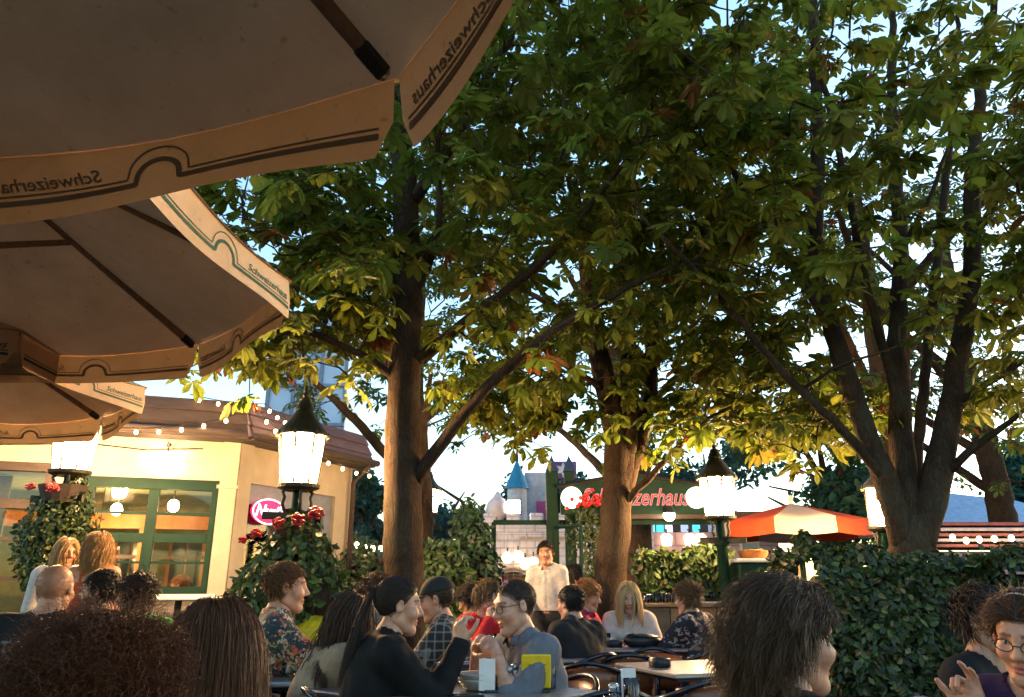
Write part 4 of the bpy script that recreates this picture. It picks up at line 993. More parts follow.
# string lights
def string_lights(label, pts, sag, nb, mat_, size, spacing=None):
    t = thing("string_lights", label, "string lights", pts[0]); P0 = np.array(pts[0]); wire = MB(); k = 0
    for a, b in zip(pts[:-1], pts[1:]):
        a, b = np.array(a), np.array(b); u = np.linspace(0, 1, 14); C = a + (b - a) * u[:, None]; C[:, 2] -= sag * 4 * u * (1 - u); wire.tube(C - P0, .006, 4)
        for f in (np.arange(nb) + .5) / nb:
            p = a + (b - a) * f; p[2] -= sag * 4 * f * (1 - f) + .045; o = MB().sphere((0, 0, 0), (size, size, size * 1.25), 8, 6).build("bulb", mat_, t, True); o.location = p - P0
            MB().lathe([(.012, 0), (.014, .03)], (0, 0, size), 8).build("socket", M_IRON, o)
    wire.build("wire", M_IRON, t); return t
e0 = np.array([CX, CY]) - (nL + nR) * .24; ez = EAVE - .04
pe = lambda s, u, n, d, z: (CX + u[0] * s + n[0] * d, CY + u[1] * s + n[1] * d, z)
string_lights("string of warm bulbs along the brown front roof edge", [pe(2.4, uL, nL, -.42, ez + .1), pe(1.2, uL, nL, -.42, ez + .04), pe(.05, uL, nL, -.42, ez + .28)], .06, 5, M_BULB, .021)
string_lights("string of warm bulbs along the mauve side roof edge", [pe(-.1, uR, nR, -.42, ez + .32), pe(.7, uR, nR, -.42, ez + .03), pe(rE, uR, nR, -.42, ez - .1)], .05, 5, M_BULB, .021)
string_lights("higher string of warm bulbs rising up the roof boards", [pe(.6, uL, nL, -.26, EAVE + .47), pe(.0, uR, nR, -.36, EAVE + .42), pe(.5, uR, nR, -.42, EAVE + .26)], .03, 4, M_BULB, .02)
q = np.array([CX, CY]) + uL * FA(183, 597, uL)[0] - nL * .55
ht = thing("high_table", "narrow white topped bar table below the green window", "table", (q[0], q[1], 0), math.atan2(uL[1], uL[0]))
MB().box((0, 0, 1.1), (1.0, .4, .03), bev=.008).build("table_top", M_WHITE, ht); MB().lathe([(.22, 0), (.22, .03), (.04, .05), (.035, 1.085)], n=14).build("pedestal", M_IRON, ht)
# ------------------------------------------------------------------ castle wall and far fairground
def brick_mat(name, c1, c2, mortar, sx, sy, bump=.4):
    m, nt, b = new_mat(name); L = nt.links.new; tc = nd(nt, "ShaderNodeTexCoord"); mp = nd(nt, "ShaderNodeMapping"); mp.inputs['Rotation'].default_value = (R(90), 0, 0)
    br = nd(nt, "ShaderNodeTexBrick"); br.inputs['Scale'].default_value = 1; br.inputs['Brick Width'].default_value = sx; br.inputs['Row Height'].default_value = sy; br.inputs['Mortar Size'].default_value = .018
    br.inputs['Color1'].default_value = rgb(c1); br.inputs['Color2'].default_value = rgb(c2); br.inputs['Mortar'].default_value = rgb(mortar); L(tc.outputs['Object'], mp.inputs[0]); L(mp.outputs[0], br.inputs['Vector'])
    n = nd(nt, "ShaderNodeTexNoise", Scale=3.0, Detail=6.0); L(tc.outputs['Object'], n.inputs['Vector']); r = ramp(nt, [(.3, (.72, .72, .74)), (.7, (1.08, 1.06, 1.05))]); L(n.outputs['Fac'], r.inputs[0])
    mx = nd(nt, "ShaderNodeMix", data_type='RGBA', blend_type='MULTIPLY'); mx.inputs[0].default_value = 1; L(br.outputs['Color'], mx.inputs[6]); L(r.outputs[0], mx.inputs[7]); L(mx.outputs[2], b.inputs['Base Color'])
    b.inputs['Roughness'].default_value = .85; bp = nd(nt, "ShaderNodeBump", Strength=bump, Distance=.02); bp.invert = True; L(br.outputs['Fac'], bp.inputs['Height']); L(bp.outputs[0], b.inputs['Normal']); return m
M_STONE = brick_mat("pale grey blocks", (.62, .62, .7), (.54, .54, .62), (.4, .4, .48), .34, .17)
YW = 17.0
def PX(px, Y=YW, py=560): return G(px, py, Y)[0]
def PZ(py, Y=YW, px=560): return G(px, py, Y)[2]
wx0, wx1 = PX(478), PX(655); wt = PZ(523)
cw = thing("castle_wall", "pale grey block castle wall with an arched gateway behind the steel gate", "wall", ((wx0 + wx1) / 2, YW, 0))
ax, aw, ah = PX(513) - (wx0 + wx1) / 2, .62, 1.55
hwid = (wx1 - wx0) / 2
w = MB(); w.box(((-hwid + ax - aw) / 2, .25, wt / 2), (ax - aw + hwid, .5, wt)); w.box(((hwid + ax + aw) / 2, .25, wt / 2), (hwid - ax - aw, .5, wt))
a = np.linspace(0, math.pi, 13); arch = [(ax - aw * math.cos(t), ah - .62 + .62 * math.sin(t)) for t in a]
for (x0, z0), (x1, z1) in zip(arch[:-1], arch[1:]): w.raw([(x0, 0, z0), (x1, 0, z1), (x1, 0, wt), (x0, 0, wt), (x0, .5, z0), (x1, .5, z1), (x1, .5, wt), (x0, .5, wt)], [(0, 1, 2, 3), (5, 4, 7, 6), (0, 4, 5, 1), (3, 2, 6, 7)])
w.build("wall", M_STONE, cw)
MB().box((ax, .42, ah / 2), (1.3, .06, ah + .1)).build("door", mat("brown arched door", (.2, .12, .09), .7, (.13, .08, .06), scale=6, bump=.3, stretch=(6, 1, 1)), cw)
tr = MB(); P = [(ax - (aw + .07) * math.cos(t), -.03, ah - .62 + (.62 + .07) * math.sin(t)) for t in np.linspace(0, math.pi, 17)]; tr.tube(P, .045, 6); tr.build("arch_moulding", mat("ochre stone trim", (.34, .28, .24), .8), cw)
for k in range(9): MB().box((-hwid + .25 + k * .52, .25, wt + .11), (.3, .42, .22), bev=.02).build("merlon", M_STONE, cw)
MB().box((.3, -.02, wt - .32), (hwid * 2 - 1.2, .05, .05)).build("ledge", mat("ochre stone ledge", (.36, .3, .26), .8), cw)
d = MB(); d.lathe([(.12, 0), (.14, .1), (.24, .16), (.27, .3), (.22, .46), (.1, .58), (.02, .7)], (PX(497) - (wx0 + wx1) / 2, .25, wt + .02), 16); d.build("dome_finial", mat("pale dome plaster", (.5, .48, .55), .7), cw, True)
for k, px in enumerate((507.5, 518, 525, 533)):
    t = thing("wall_lamp", ("leftmost glowing globe lamp by the castle archway", "second globe lamp over the castle archway, brightest of the four", "lower globe lamp hanging right of the archway crown", "globe lamp nearest the waiter on the castle wall")[k], "wall lamp", (PX(px), YW - .22, PZ((558, 557, 564, 563)[k])), 0, "globe lamps on the castle wall")
    MB().sphere((0, 0, 0), .125, 12, 8).build("globe", emis("lit wall globe", (1, .66, .36), 1.6 * LK), t, True); MB().tube([(0, 0, .1), (0, 0, .2), (0, .2, .22)], .02, 6).build("arm", M_IRON, t)
# lilac shop wall to the right
M_LILAC = brick_mat("lilac painted blocks", (.5, .42, .5), (.45, .38, .46), (.3, .26, .33), .6, .3, .15)
sx0, sx1 = PX(656), PX(782); sh = thing("fairground_kiosk", "lilac kiosk with a dark open hatch strip and three glowing wall lamps", "kiosk", ((sx0 + sx1) / 2, YW + .1, 0)); hwk = (sx1 - sx0) / 2
MB().box((0, 1, PZ(532) / 2), (hwk * 2, 2, PZ(532))).build("wall", M_LILAC, sh)
MB().box((0, .9, PZ(526.5)), (hwk * 2, 1.7, PZ(521) - PZ(532))).build("hatch", mat("dark hatch", (.05, .06, .09), .5, (.02, .03, .05), scale=3), sh)
for px, col in ((654, (.1, .5, .65)), (663, (.05, .35, .5)), (672, (.4, .45, .5)), (688, (.2, .25, .35)), (700, (.06, .45, .6)), (716, (.1, .14, .2))):
    MB().box((PX(px) - (sx0 + sx1) / 2, .03, PZ(527)), (.16, .04, .2)).build("hatch_screen", emis("lit cyan screen", col, 1.0 * LK), sh)
MB().box((0, .55, PZ(518.5)), (hwk * 2 + .5, 3.0, .12), bev=.02).build("roof", mat("pale blue sheet roof", (.4, .46, .56), .5), sh)
for px in (705, 752): 
    o = MB().box((PX(px) - (sx0 + sx1) / 2, -.02, PZ(558)), (.42, .05, .75)).build("window", M_WHITE, sh); MB().box((PX(px) - (sx0 + sx1) / 2, -.05, PZ(558)), (.32, .02, .64)).build("pane", mat("blue dusk pane", (.12, .2, .32), .1, spec=.8), o)
for k, px in enumerate((667, 690, 701)):
    t = thing("wall_lamp", ("glowing lamp on the lilac kiosk just right of the middle tree trunk", "glowing lamp in the middle of the lilac kiosk wall", "glowing lamp on the lilac kiosk beside its white window")[k], "wall lamp", (PX(px), YW - .1, PZ(546)), 0, "lamps on the lilac kiosk")
    MB().lathe([(.1, 0), (.13, .2), (.06, .26)], n=10).build("shade", emis("lit kiosk shade", (1, .6, .34), 2 * LK), t, True); MB().tube([(0, 0, .26), (0, 0, .34), (0, .14, .35)], .018, 6).build("arm", M_IRON, t)
# turrets, tower, signs
def turret(label, px, pyb, pyt, Y, r, m, wallm):
    x = PX(px, Y, pyb); zb, zt = PZ(pyb, Y), PZ(pyt, Y); t = thing("turret", label, "turret", (x, Y, 0)); MB().lathe([(r, 0), (r, zb)], n=18).build("drum", wallm, t, False)
    MB().lathe([(r * 1.25, zb), (r * 1.12, zb + .1), (.03, zt)], n=18).build("roof", m, t, False); MB().lathe([(.03, zt - .1), (.05, zt + .08), (.005, zt + .4)], n=8).build("finial", M_IRON, t)
M_CYAN = mat("turquoise slate", (.015, .2, .34), .5, (.01, .13, .24), scale=10); M_PINKW = mat("pale pink plaster", (.5, .42, .46), .8); M_GREYW = mat("pale grey tower plaster", (.5, .52, .56), .8)
turret("turret with a turquoise cone roof above the castle wall", 517, 489, 461, 21, .27, M_CYAN, M_GREYW)
tw = thing("tower", "blocky pale tower with pink panels left of the gate post", "tower", (PX(541, 22), 22, 0)); MB().box((0, 0, PZ(475, 22) / 2), (.9, .9, PZ(475, 22))).build("wall", M_GREYW, tw); MB().box((.12, -.47, PZ(512, 22)), (.5, .06, .5)).build("pink_panel", mat("magenta panel", (.5, .08, .25), .5), tw)
st = thing("ride_sign", "purple board with a pale star high behind the gate", "sign", (PX(563, 18.5, 470), 18.5, 0)); zz = PZ(470, 18.5)
MB().box((0, 0, zz), (.66, .08, .42), bev=.02).build("board", mat("purple board", (.16, .06, .26), .6), st)
V = [(0, 0, zz)] + [((.2 if i % 2 == 0 else .09) * math.sin(i * math.pi / 6), 0, zz + (.2 if i % 2 == 0 else .09) * math.cos(i * math.pi / 6)) for i in range(12)]
MB().raw([(x, -.055, z) for x, _, z in V], [(0, i + 1, (i + 1) % 12 + 1) for i in range(12)]).build("star", mat("pale star", (.55, .6, .7), .5), st); MB().lathe([(.06, 0), (.06, zz - .2)], n=10).build("pole", M_IRON, st)
fl = thing("floodlight", "very bright white floodlight on top of the castle wall", "floodlight", (PX(514, 17.2), 17.25, 0)); zf = PZ(507, 17.2)
MB().box((0, 0, zf), (.34, .16, .34), bev=.03).build("housing", M_IRON, fl); MB().box((0, -.09, zf), (.28, .02, .28)).build("lens", emis("lit floodlight lens", (1, .9, .72), 30 * LK), fl); MB().tube([(0, .05, wt), (0, .05, zf - .15)], .03, 8).build("stand", M_IRON, fl)
# pale glazed building high behind the restaurant
gb = thing("glass_tower", "pale blue glazed lattice tower rising behind the restaurant roof", "building", (PX(318, 26, 380), 26, 0)); zg = PZ(325, 26, 318)
MB().box((0, 0, zg / 2), (2.6, 2.6, zg)).build("glazing", mat("pale blue glazing", (.34, .46, .62), .25, (.28, .4, .56), scale=1, spec=.6), gb)
f = MB()
for x in (-1.3, -.45, .45, 1.3): f.box((x, -1.33, zg / 2), (.12, .08, zg))
for z in np.arange(1, zg, 1.35): f.box((0, -1.39, z), (2.7, .06, .1)); f.tube([(-1.3, -1.42, z), (.45, -1.42, z + 1.3)], .035, 4)
f.build("lattice", mat("steel blue lattice", (.16, .22, .32), .5), gb)
# pale blue tent and striped stall on the right
tt = thing("marquee", "pale blue marquee roof behind the forked tree on the right", "tent", (PX(985, 18, 510), 19, 0)); ze, zp = PZ(527, 18, 985), PZ(483, 18, 985)
MB().raw([(-2.2, -1.5, ze), (2.6, -1.5, ze), (2.6, 1.5, ze), (-2.2, 1.5, ze), (-1.2, 0, zp), (1.4, 0, zp - .3)], [(0, 1, 5, 4), (1, 2, 5), (2, 3, 4, 5), (3, 0, 4)]).build("canopy", mat("pale blue tarpaulin", (.3, .42, .6), .6), tt)
for x, y in ((-2.1, -1.4), (2.5, -1.4), (2.5, 1.4), (-2.1, 1.4)): MB().lathe([(.05, 0), (.05, ze)], (x, y, 0), 8).build("pole", M_WHITE, tt)
stl = thing("fairground_stall", "red striped fairground stall below the pale blue marquee", "stall", (PX(968, 15, 540), 15, 0)); zs = PZ(523, 15, 968)
for k in range(5): MB().box((0, 0, zs - .06 - k * .1), (2.2, 1.2, .06), bev=.01).build("striped_board", mat("dusty red stripe", (.28, .09, .09), .6) if k % 2 == 0 else mat("pale stripe", (.45, .42, .48), .6), stl)
MB().box((0, .1, (zs - .55) / 2), (2.0, 1.0, zs - .55)).build("counter", mat("mauve stall boards", (.25, .2, .28), .7), stl)
string_lights("string of small warm bulbs below the marquee on the right", [G(945, 532, 14.2), G(985, 535, 14.2), G(1035, 527, 14.2)], .08, 3, M_BULB_FAR, .05)
string_lights("string of small warm bulbs over the dark hedge left of the trunk", [G(345, 536, 11.2), G(385, 545, 11.4), G(445, 549, 11.6)], .05, 5, M_BULB_FAR, .035)
# ------------------------------------------------------------------ gate with illuminated sign
YG = 12.0
gt = thing("entrance_gate", "dark green steel entrance frame carrying the illuminated sign", "gate", (PX(553, YG), YG, 0)); gx = PX(553, YG); 
def gxp(px): return PX(px, YG) - gx
zb_ = PZ(522, YG)
for px, wdt, top in ((493.5, .07, zb_), (553, .19, PZ(472, YG)), (571, .16, PZ(472, YG)), (800, .12, zb_)): MB().box((gxp(px), 0, top / 2), (wdt, wdt, top), bev=.01).build("post", M_GREENP, gt)
for px in (553, 571): MB().lathe([(.14, 0), (.12, .05), (.005, .26)], (gxp(px), 0, PZ(472, YG)), 4, rot=math.pi / 4).build("post_cap", mat("blue metal cap", (.03, .06, .14), .4, metal=.3), gt)
MB().box(((gxp(493) + gxp(800)) / 2, .08, zb_), (gxp(800) - gxp(493), .06, .07)).build("top_rail", M_GREENP, gt)
MB().box(((gxp(582) + gxp(800)) / 2, .12, PZ(516, YG)), (gxp(800) - gxp(582), .5, .12), bev=.01).build("canopy_beam", M_DWOOD, gt)
for px0, px1, y in ((555, 578, -.1),):
    o = MB(); z0, z1 = .3, PZ(528, YG)
    for a, b in (((gxp(px0), y, z0), (gxp(px0), y, z1)), ((gxp(px1), y - .5, z0), (gxp(px1), y - .5, z1)), ((gxp(px0), y, z1), (gxp(px1), y - .5, z1)), ((gxp(px0), y, z0), (gxp(px1), y - .5, z0))): o.tube([a, b], .03, 6)
    o.build("gate_leaf", M_GREENP, gt)
fm = MB()
for x in np.arange(gxp(494), gxp(552), .1): fm.tube([(x, .05, .1), (x, .05, zb_ - .03)], .004, 3)
for z in np.arange(.2, zb_, .1): fm.tube([(gxp(494), .056, z), (gxp(552), .056, z)], .004, 3)
fm.build("mesh_panel", mat("galvanised wire", (.25, .25, .28), .5, metal=.5), gt)
sgx = (PX(562, YG) + PX(710, YG)) / 2; z0, z1, zc = PZ(515, YG), PZ(489, YG), PZ(477, YG); hws = (PX(710, YG) - PX(560, YG)) / 2
sg = thing("illuminated_sign", "dark green gabled sign board with red script lettering and lit round lamps at both ends", "sign", (sgx, YG - .1, 0))
MB().raw([(-hws, y, z) for y in (-.06, .06) for z in (z0, z1)] + [(0, -.06, zc), (0, .06, zc)] + [(hws, y, z) for y in (-.06, .06) for z in (z0, z1)],
         [(0, 6, 7, 4, 1), (2, 3, 5, 9, 8), (0, 2, 8, 6), (1, 4, 5, 3), (4, 7, 9, 5), (0, 1, 3, 2), (6, 8, 9, 7)]).build("board", M_GREENP, sg)
MB().tube([(-hws - .05, -.08, z1 + .02), (0, -.08, zc + .03), (hws + .05, -.08, z1 + .02)], .035, 6).build("gable_trim", M_IRON, sg)
for px in (572, 698): MB().lathe([(.0, -.04), (.165, -.04), (.165, .02)], (PX(px, YG) - sgx, -.08, PZ(499, YG)), 24, M=np.array([[1, 0, 0], [0, 0, 1.], [0, 1, 0]])).build("lit_roundel", emis("lit roundel", (1, .95, .66), 1.0 * LK), sg)
V, f = text_mesh("Schweizerhaus", .36, shear=.3, bold=.009); MB().raw(np.stack([V[:, 0] * .78, np.full(len(V), -.075), V[:, 1] + PZ(499, YG)], 1), f).build("lettering_outline", emis("lit cream outline", (1, .6, .5), .3 * LK), sg)
V, f = text_mesh("Schweizerhaus", .36, shear=.3, bold=-.002); MB().raw(np.stack([V[:, 0] * .78, np.full(len(V), -.085), V[:, 1] + PZ(499, YG)], 1), f).build("lettering", emis("lit red letters", (.95, .05, .03), .6 * LK), sg)
t = thing("floodlight", "small round warm spotlight under the sign beam right of the middle trunk", "floodlight", (PX(668, YG), YG - .3, PZ(517, YG))); MB().sphere((0, 0, 0), .09, 12, 8).build("lens", emis("lit spotlight", (1, .8, .5), 18 * LK), t, True); MB().lathe([(.1, .03), (.06, .12), (.02, .14)], n=12).build("housing", M_IRON, t)
# climbing plant on the gate post and ivy
P = np.stack([gx + gxp(592) + rng.normal(0, .16, 1300), YG - .15 + rng.normal(0, .1, 1300), rng.uniform(.6, PZ(508, YG), 1300)], 1); N = np.tile([0, -1., .2], (1300, 1))
iv = leafy("climbing_plant", "climbing ivy with red blooms beside the middle tree trunk", "plant", P, N, .085, (.05, .075, .025), (gx + gxp(592), YG - .15, 0), droop=.8)
MB().tube([(0, .05, 0), (.05, .02, 1.2), (-.03, .0, PZ(512, YG))], .02, 6).build("stem", M_BARK, iv)
fb = MB()
for _ in range(40): fb.sphere((rng.normal(0, .15), -.12 + rng.normal(0, .05), PZ(503, YG) + rng.normal(0, .05)), .035, 6, 4)
fb.build("blossom", M_REDF, iv)
# ------------------------------------------------------------------ hedges and shrubs
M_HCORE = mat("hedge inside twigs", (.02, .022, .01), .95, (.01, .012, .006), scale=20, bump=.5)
def box_hedge(label, c, d, rz, n, size, base, cat="hedge", faces=('f', 't', 'l', 'r'), bulge=.08, odd=((.16, .12, .04), (.09, .13, .03)), podd=.06, droop=.7, var=.6):
    t = thing("hedge", label, cat, (c[0], c[1], 0), rz); hx, hy, hz = d[0] / 2, d[1] / 2, d[2]
    area = {'f': d[0] * hz, 'b': d[0] * hz, 't': d[0] * d[1], 'l': d[1] * hz, 'r': d[1] * hz}; tot = sum(area[q] for q in faces); P, N = [], []
    for q in faces:
        k = int(n * area[q] / tot); u, v = rng.uniform(-1, 1, k), rng.uniform(0, 1, k); e = np.zeros(k)
        if q in 'fb': p = np.stack([u * hx, e + (-hy if q == 'f' else hy), v * hz], 1); nn = (0, -1 if q == 'f' else 1, .15)
        elif q == 't': p = np.stack([u * hx, (v * 2 - 1) * hy, e + hz], 1); nn = (0, -.1, 1)
        else: p = np.stack([e + (-hx if q == 'l' else hx), u * hy, v * hz], 1); nn = (-1 if q == 'l' else 1, 0, .15)
        nn = np.array(nn, float); P.append(p); N.append(np.tile(nn, (k, 1)))
    P = np.concatenate(P); N = np.concatenate(N); nf = sinnoise(bulge, 4.5, int(abs(c[0] * 50)) + 2); nf2 = sinnoise(bulge * .6, 13, int(abs(c[0] * 50)) + 9)
    P = P + N * (nf(*P.T) + nf2(*P.T) - .06 * rng.random(len(P)) ** 2)[:, None]
    add_leaves(t, "foliage", P, N, size, base, (0, 0, 0), odd=odd, podd=podd, droop=droop, var=var)
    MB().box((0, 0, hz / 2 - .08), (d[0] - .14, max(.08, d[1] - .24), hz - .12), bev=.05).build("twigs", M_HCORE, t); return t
box_hedge("large dark clipped hedge filling the lower right, behind the woman raising her hand", (3.88, 4.72, 0), (4.1, .8, 1.42), R(-9), 42000, .058, (.028, .044, .011), podd=.1)
P, N = blob_points((PX(778, 6.2, 590), 6.2, .72), (.26, .36, .62), 1300, .5, .2); 
vt = leafy("climbing_plant", "bright green vine trailing at the left end of the large hedge", "plant", P, N, .07, (.06, .12, .02), (PX(778, 6.2, 590), 6.2, 0), droop=.8); MB().tube([(0, 0, 0), (.03, .02, .7), (0, 0, 1.4)], .015, 5).build("stem", M_BARK, vt)
box_hedge("low boxy hedge on the wooden serving counter", (PX(683, 9.3, 575), 9.3, 0), (.98, .45, PZ(551, 9.3)), 0, 5200, .1, (.05, .085, .022))
def shrub(label, px, Y, pyt, wpx, n, size, base, seed, depth=1.0, name="shrub", cat="shrub", droop=.5):
    x = PX(px, Y, pyt); zt = PZ(pyt, Y, px); r = wpx / 2 * Y / F; P, N = blob_points((x, Y, zt * .46), (r, r * depth, zt * .54), n, .45, .16, lo=.05)
    t = leafy(name, label, cat, P, N, size, base, (x, Y, 0), droop=droop); m = MB()
    for k in range(4): m.tube([(rng.normal(0, .05), rng.normal(0, .05), 0), (rng.normal(0, .2 * r), rng.normal(0, .2 * r), zt * .5), (rng.normal(0, .4 * r), rng.normal(0, .4 * r), zt * .85)], .025, 5)
    m.build("stems", M_BARK, t)
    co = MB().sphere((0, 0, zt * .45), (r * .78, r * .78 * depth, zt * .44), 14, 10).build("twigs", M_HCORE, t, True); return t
shrub("dark hedge shrub between the lantern planter and the left trunk", 365, 11.4, 537, 92, 4200, .12, (.03, .06, .03), 1)
shrub("tall bushy shrub just right of the left tree trunk", 440, 10.6, 528, 62, 3600, .12, (.04, .075, .022), 2)
shrub("dense dark green shrub beside the left gate post", 472, 11.6, 512, 50, 3600, .12, (.03, .065, .03), 3)
# far trees, soft blue green
def far_tree(label, px, Y, pyt, wpx, n, size, base, seed, zlo=.25, name="background_tree"):
    x = PX(px, Y, pyt); zt = PZ(pyt, Y, px); r = wpx / 2 * Y / F; t = thing(name, label, "tree", (x, Y, 0), 0, "trees beyond the beer garden"); PP, NN = [], []
    for k in range(9):
        f = rng.uniform(0, 1); c = (x + rng.normal(0, .42) * r, Y + rng.normal(0, .4) * r, zt * (zlo + (1 - zlo) * (.25 + .62 * f))); q = r * (.62 - .25 * f) * rng.uniform(.8, 1.2); P, N = blob_points(c, (q, q, q * .85), n // 9, .6, .2); PP.append(P); NN.append(N)
    add_leaves(t, "crown", np.concatenate(PP), np.concatenate(NN), size, base, (x, Y, 0), matl=M_LEAF, droop=.4, templates=CHEST_LOW if size > .3 else SMALL, var=.4)
    m = MB(); m.tube([(0, 0, 0), (.1, 0, zt * .35), (0, .05, zt * .8)], [.22, .17, .05], 10, jit=.03)
    for k in range(6): m.tube([(0, 0, zt * (.3 + .07 * k)), (rng.normal(0, .35) * r, rng.normal(0, .3) * r, zt * (.5 + .06 * k)), (rng.normal(0, .6) * r, rng.normal(0, .5) * r, zt * (.6 + .07 * k))], [.09, .06, .02], 6)
    m.build("trunk", M_BARK, t, True); return t
far_tree("blue green tree between the restaurant corner and the left trunk", 362, 19, 455, 70, 3600, .2, (.03, .085, .075), 1)
far_tree("blue green conifer like tree left of the turquoise turret", 470, 23, 470, 84, 4200, .22, (.028, .08, .075), 2)
far_tree("bluish tree behind the red and white parasol", 815, 16, 405, 150, 5200, .2, (.04, .1, .06), 3)
far_tree("dark bluish tree closing the view behind the illuminated sign board", 672, 21, 428, 130, 4600, .22, (.028, .075, .06), 5)
far_tree("dim blue green tree low behind the turquoise turret and the gate", 560, 26, 462, 90, 3000, .24, (.028, .075, .07), 6)
far_tree("bright teal green tree at the right edge behind the marquee", 1010, 22, 425, 120, 4200, .22, (.03, .11, .075), 4)
# ------------------------------------------------------------------ red and white parasol + serving station
pu = thing("striped_parasol", "red and white segmented parasol beside the green lamp post", "parasol", (PX(793, 10.5, 520), 10.5, 0)); zr = PZ(522, 10.5, 793); n = 8; rad = .96; rise = .25
M_ORF = fabric("orange red canvas", (.32, .045, .016), (.26, .035, .012), .12); M_WHF = fabric("white canvas", (.3, .265, .24), (.25, .22, .2), .12)
for i in range(n):
    a = [(i + k / 6) * math.pi / 4 + .2 for k in range(7)]; V = []
    for q in (0.03, .35, .7, 1): V += [(rad * q * math.cos(x), rad * q * math.sin(x), zr + rise * (1 - q) - .05 * q * math.sin(math.pi * k / 6)) for k, x in enumerate(a)]
    V += [(rad * 1.01 * math.cos(x), rad * 1.01 * math.sin(x), zr - .2 - .03 * math.sin(math.pi * k / 6)) for k, x in enumerate(a)]
    MB().arr(V, [(j * 7 + k, j * 7 + k + 1, (j + 1) * 7 + k + 1, (j + 1) * 7 + k) for j in range(4) for k in range(6)]).build("panel", M_ORF if i % 2 == 0 else M_WHF, pu, True)
    MB().tube([(0, 0, zr + rise - .04), (rad * .97 * math.cos(a[0]), rad * .97 * math.sin(a[0]), zr - .03)], .01, 5).build("rib", M_WHITE, pu)
MB().lathe([(.022, .04), (.022, zr + rise + .03), (.035, zr + rise + .06), (.004, zr + rise + .12)], n=10).build("pole", mat("tan pole", (.5, .34, .22), .5), pu, True); MB().lathe([(.25, 0), (.25, .04), (.05, .07)], n=16).build("base", M_IRON, pu)
P2 = thing("striped_parasol", "folded red and white parasol seen through the green window", "parasol", (CX + uL[0] * 1.62 + nL[0] * 3.3, CY + uL[1] * 1.62 + nL[1] * 3.3, 0))
for i in range(8):
    a0, a1_ = i * math.pi / 4, (i + 1) * math.pi / 4; MB().raw([(r_ * math.cos(x), r_ * math.sin(x), z) for r_, z in ((.17, .75), (.12, 1.2), (.03, 1.75)) for x in (a0, a1_)], [(0, 1, 3, 2), (2, 3, 5, 4)]).build("panel", M_WHF if i % 2 else M_ORF, P2)
MB().lathe([(.02, .02), (.02, 1.8)], n=8).build("pole", M_WHITE, P2)
YS = 8.6
def SX(px): return PX(px, YS, 580)
def SZ(py): return PZ(py, YS, 755)
cab = thing("service_cabinet", "dark green serving cabinet with a pale top behind the large hedge", "cabinet", (SX(756), YS, 0))
MB().box((0, 0, (SZ(563) + .85) / 2), (.46, .4, SZ(563) - .85), bev=.02).build("body", M_GREENP, cab); MB().box((0, 0, SZ(561)), (.52, .46, .04), bev=.01).build("top", M_WHITE, cab); MB().box((0, 0, .42), (.42, .38, .84)).build("plinth", M_DWOOD, cab)
bk = thing("bread_basket", "orange basket bowl standing on the green serving cabinet", "basket", (SX(755), YS - .02, SZ(559)), 0)
MB().lathe([(.12, .0), (.14, .02), (.165, .075), (.172, .085), (.158, .085), (.13, .03), (.1, .015)], n=24).build("bowl", mat("orange wicker", (.55, .2, .04), .6, (.4, .13, .03), scale=40, bump=.6), bk, True)
bw = MB()
for k in range(7): bw.sphere((rng.uniform(-.09, .09), rng.uniform(-.09, .09), .075), (.045, .035, .03), 8, 6)
bw.build("bread_rolls", mat("bread crust", (.42, .22, .08), .7), bk, True)
for k, (px, py, lab) in enumerate(((752, 585, "upper slatted wooden crate beside the lamp post"), (750, 600, "lower slatted wooden crate under another crate by the lamp post"))):
    t = thing("wooden_crate", lab, "crate", (SX(px) - .05, YS - .5, SZ(py) - .1), R(4 - 9 * k), "wooden crates by the serving station")
    for y in (-.16, .16):
        for z in (.03, .1): MB().box((0, y, z), (.5, .015, .055), bev=.004).build("slat", M_WOOD, t)
    for x in (-.24, .24): MB().box((x, 0, .065), (.02, .305, .13)).build("end_panel", M_WOOD, t)
    MB().box((0, 0, .008), (.5, .33, .012)).build("bottom", M_WOOD, t)
t = thing("wooden_stand", "low wooden stand carrying the two slatted crates", "stand", (SX(750) - .05, YS - .5, 0)); zs = SZ(600) - .105
MB().box((0, 0, zs - .02), (.56, .4, .035), bev=.005).build("top", M_WOOD, t)
for x in (-.24, .24):
    for y in (-.16, .16): MB().box((x, y, (zs - .04) / 2), (.045, .045, zs - .04)).build("leg", M_WOOD, t)
YC = 8.9; ct_ = thing("serving_counter", "low wooden serving counter in front of the boxy hedge", "counter", (PX(688, YC, 600), YC, 0)); zc = PZ(603, YC, 690)
MB().box((0, 0, zc - .02), (1.05, .5, .04), bev=.008).build("counter_top", M_WOOD, ct_)
for k in range(4): MB().box((-.38 + k * .255, -.2, (zc - .04) / 2), (.245, .03, zc - .05), bev=.004).build("front_board", M_WOOD, ct_)
for x in (-.5, .5): MB().box((x, 0, (zc - .04) / 2), (.03, .44, zc - .04)).build("side_panel", M_WOOD, ct_)
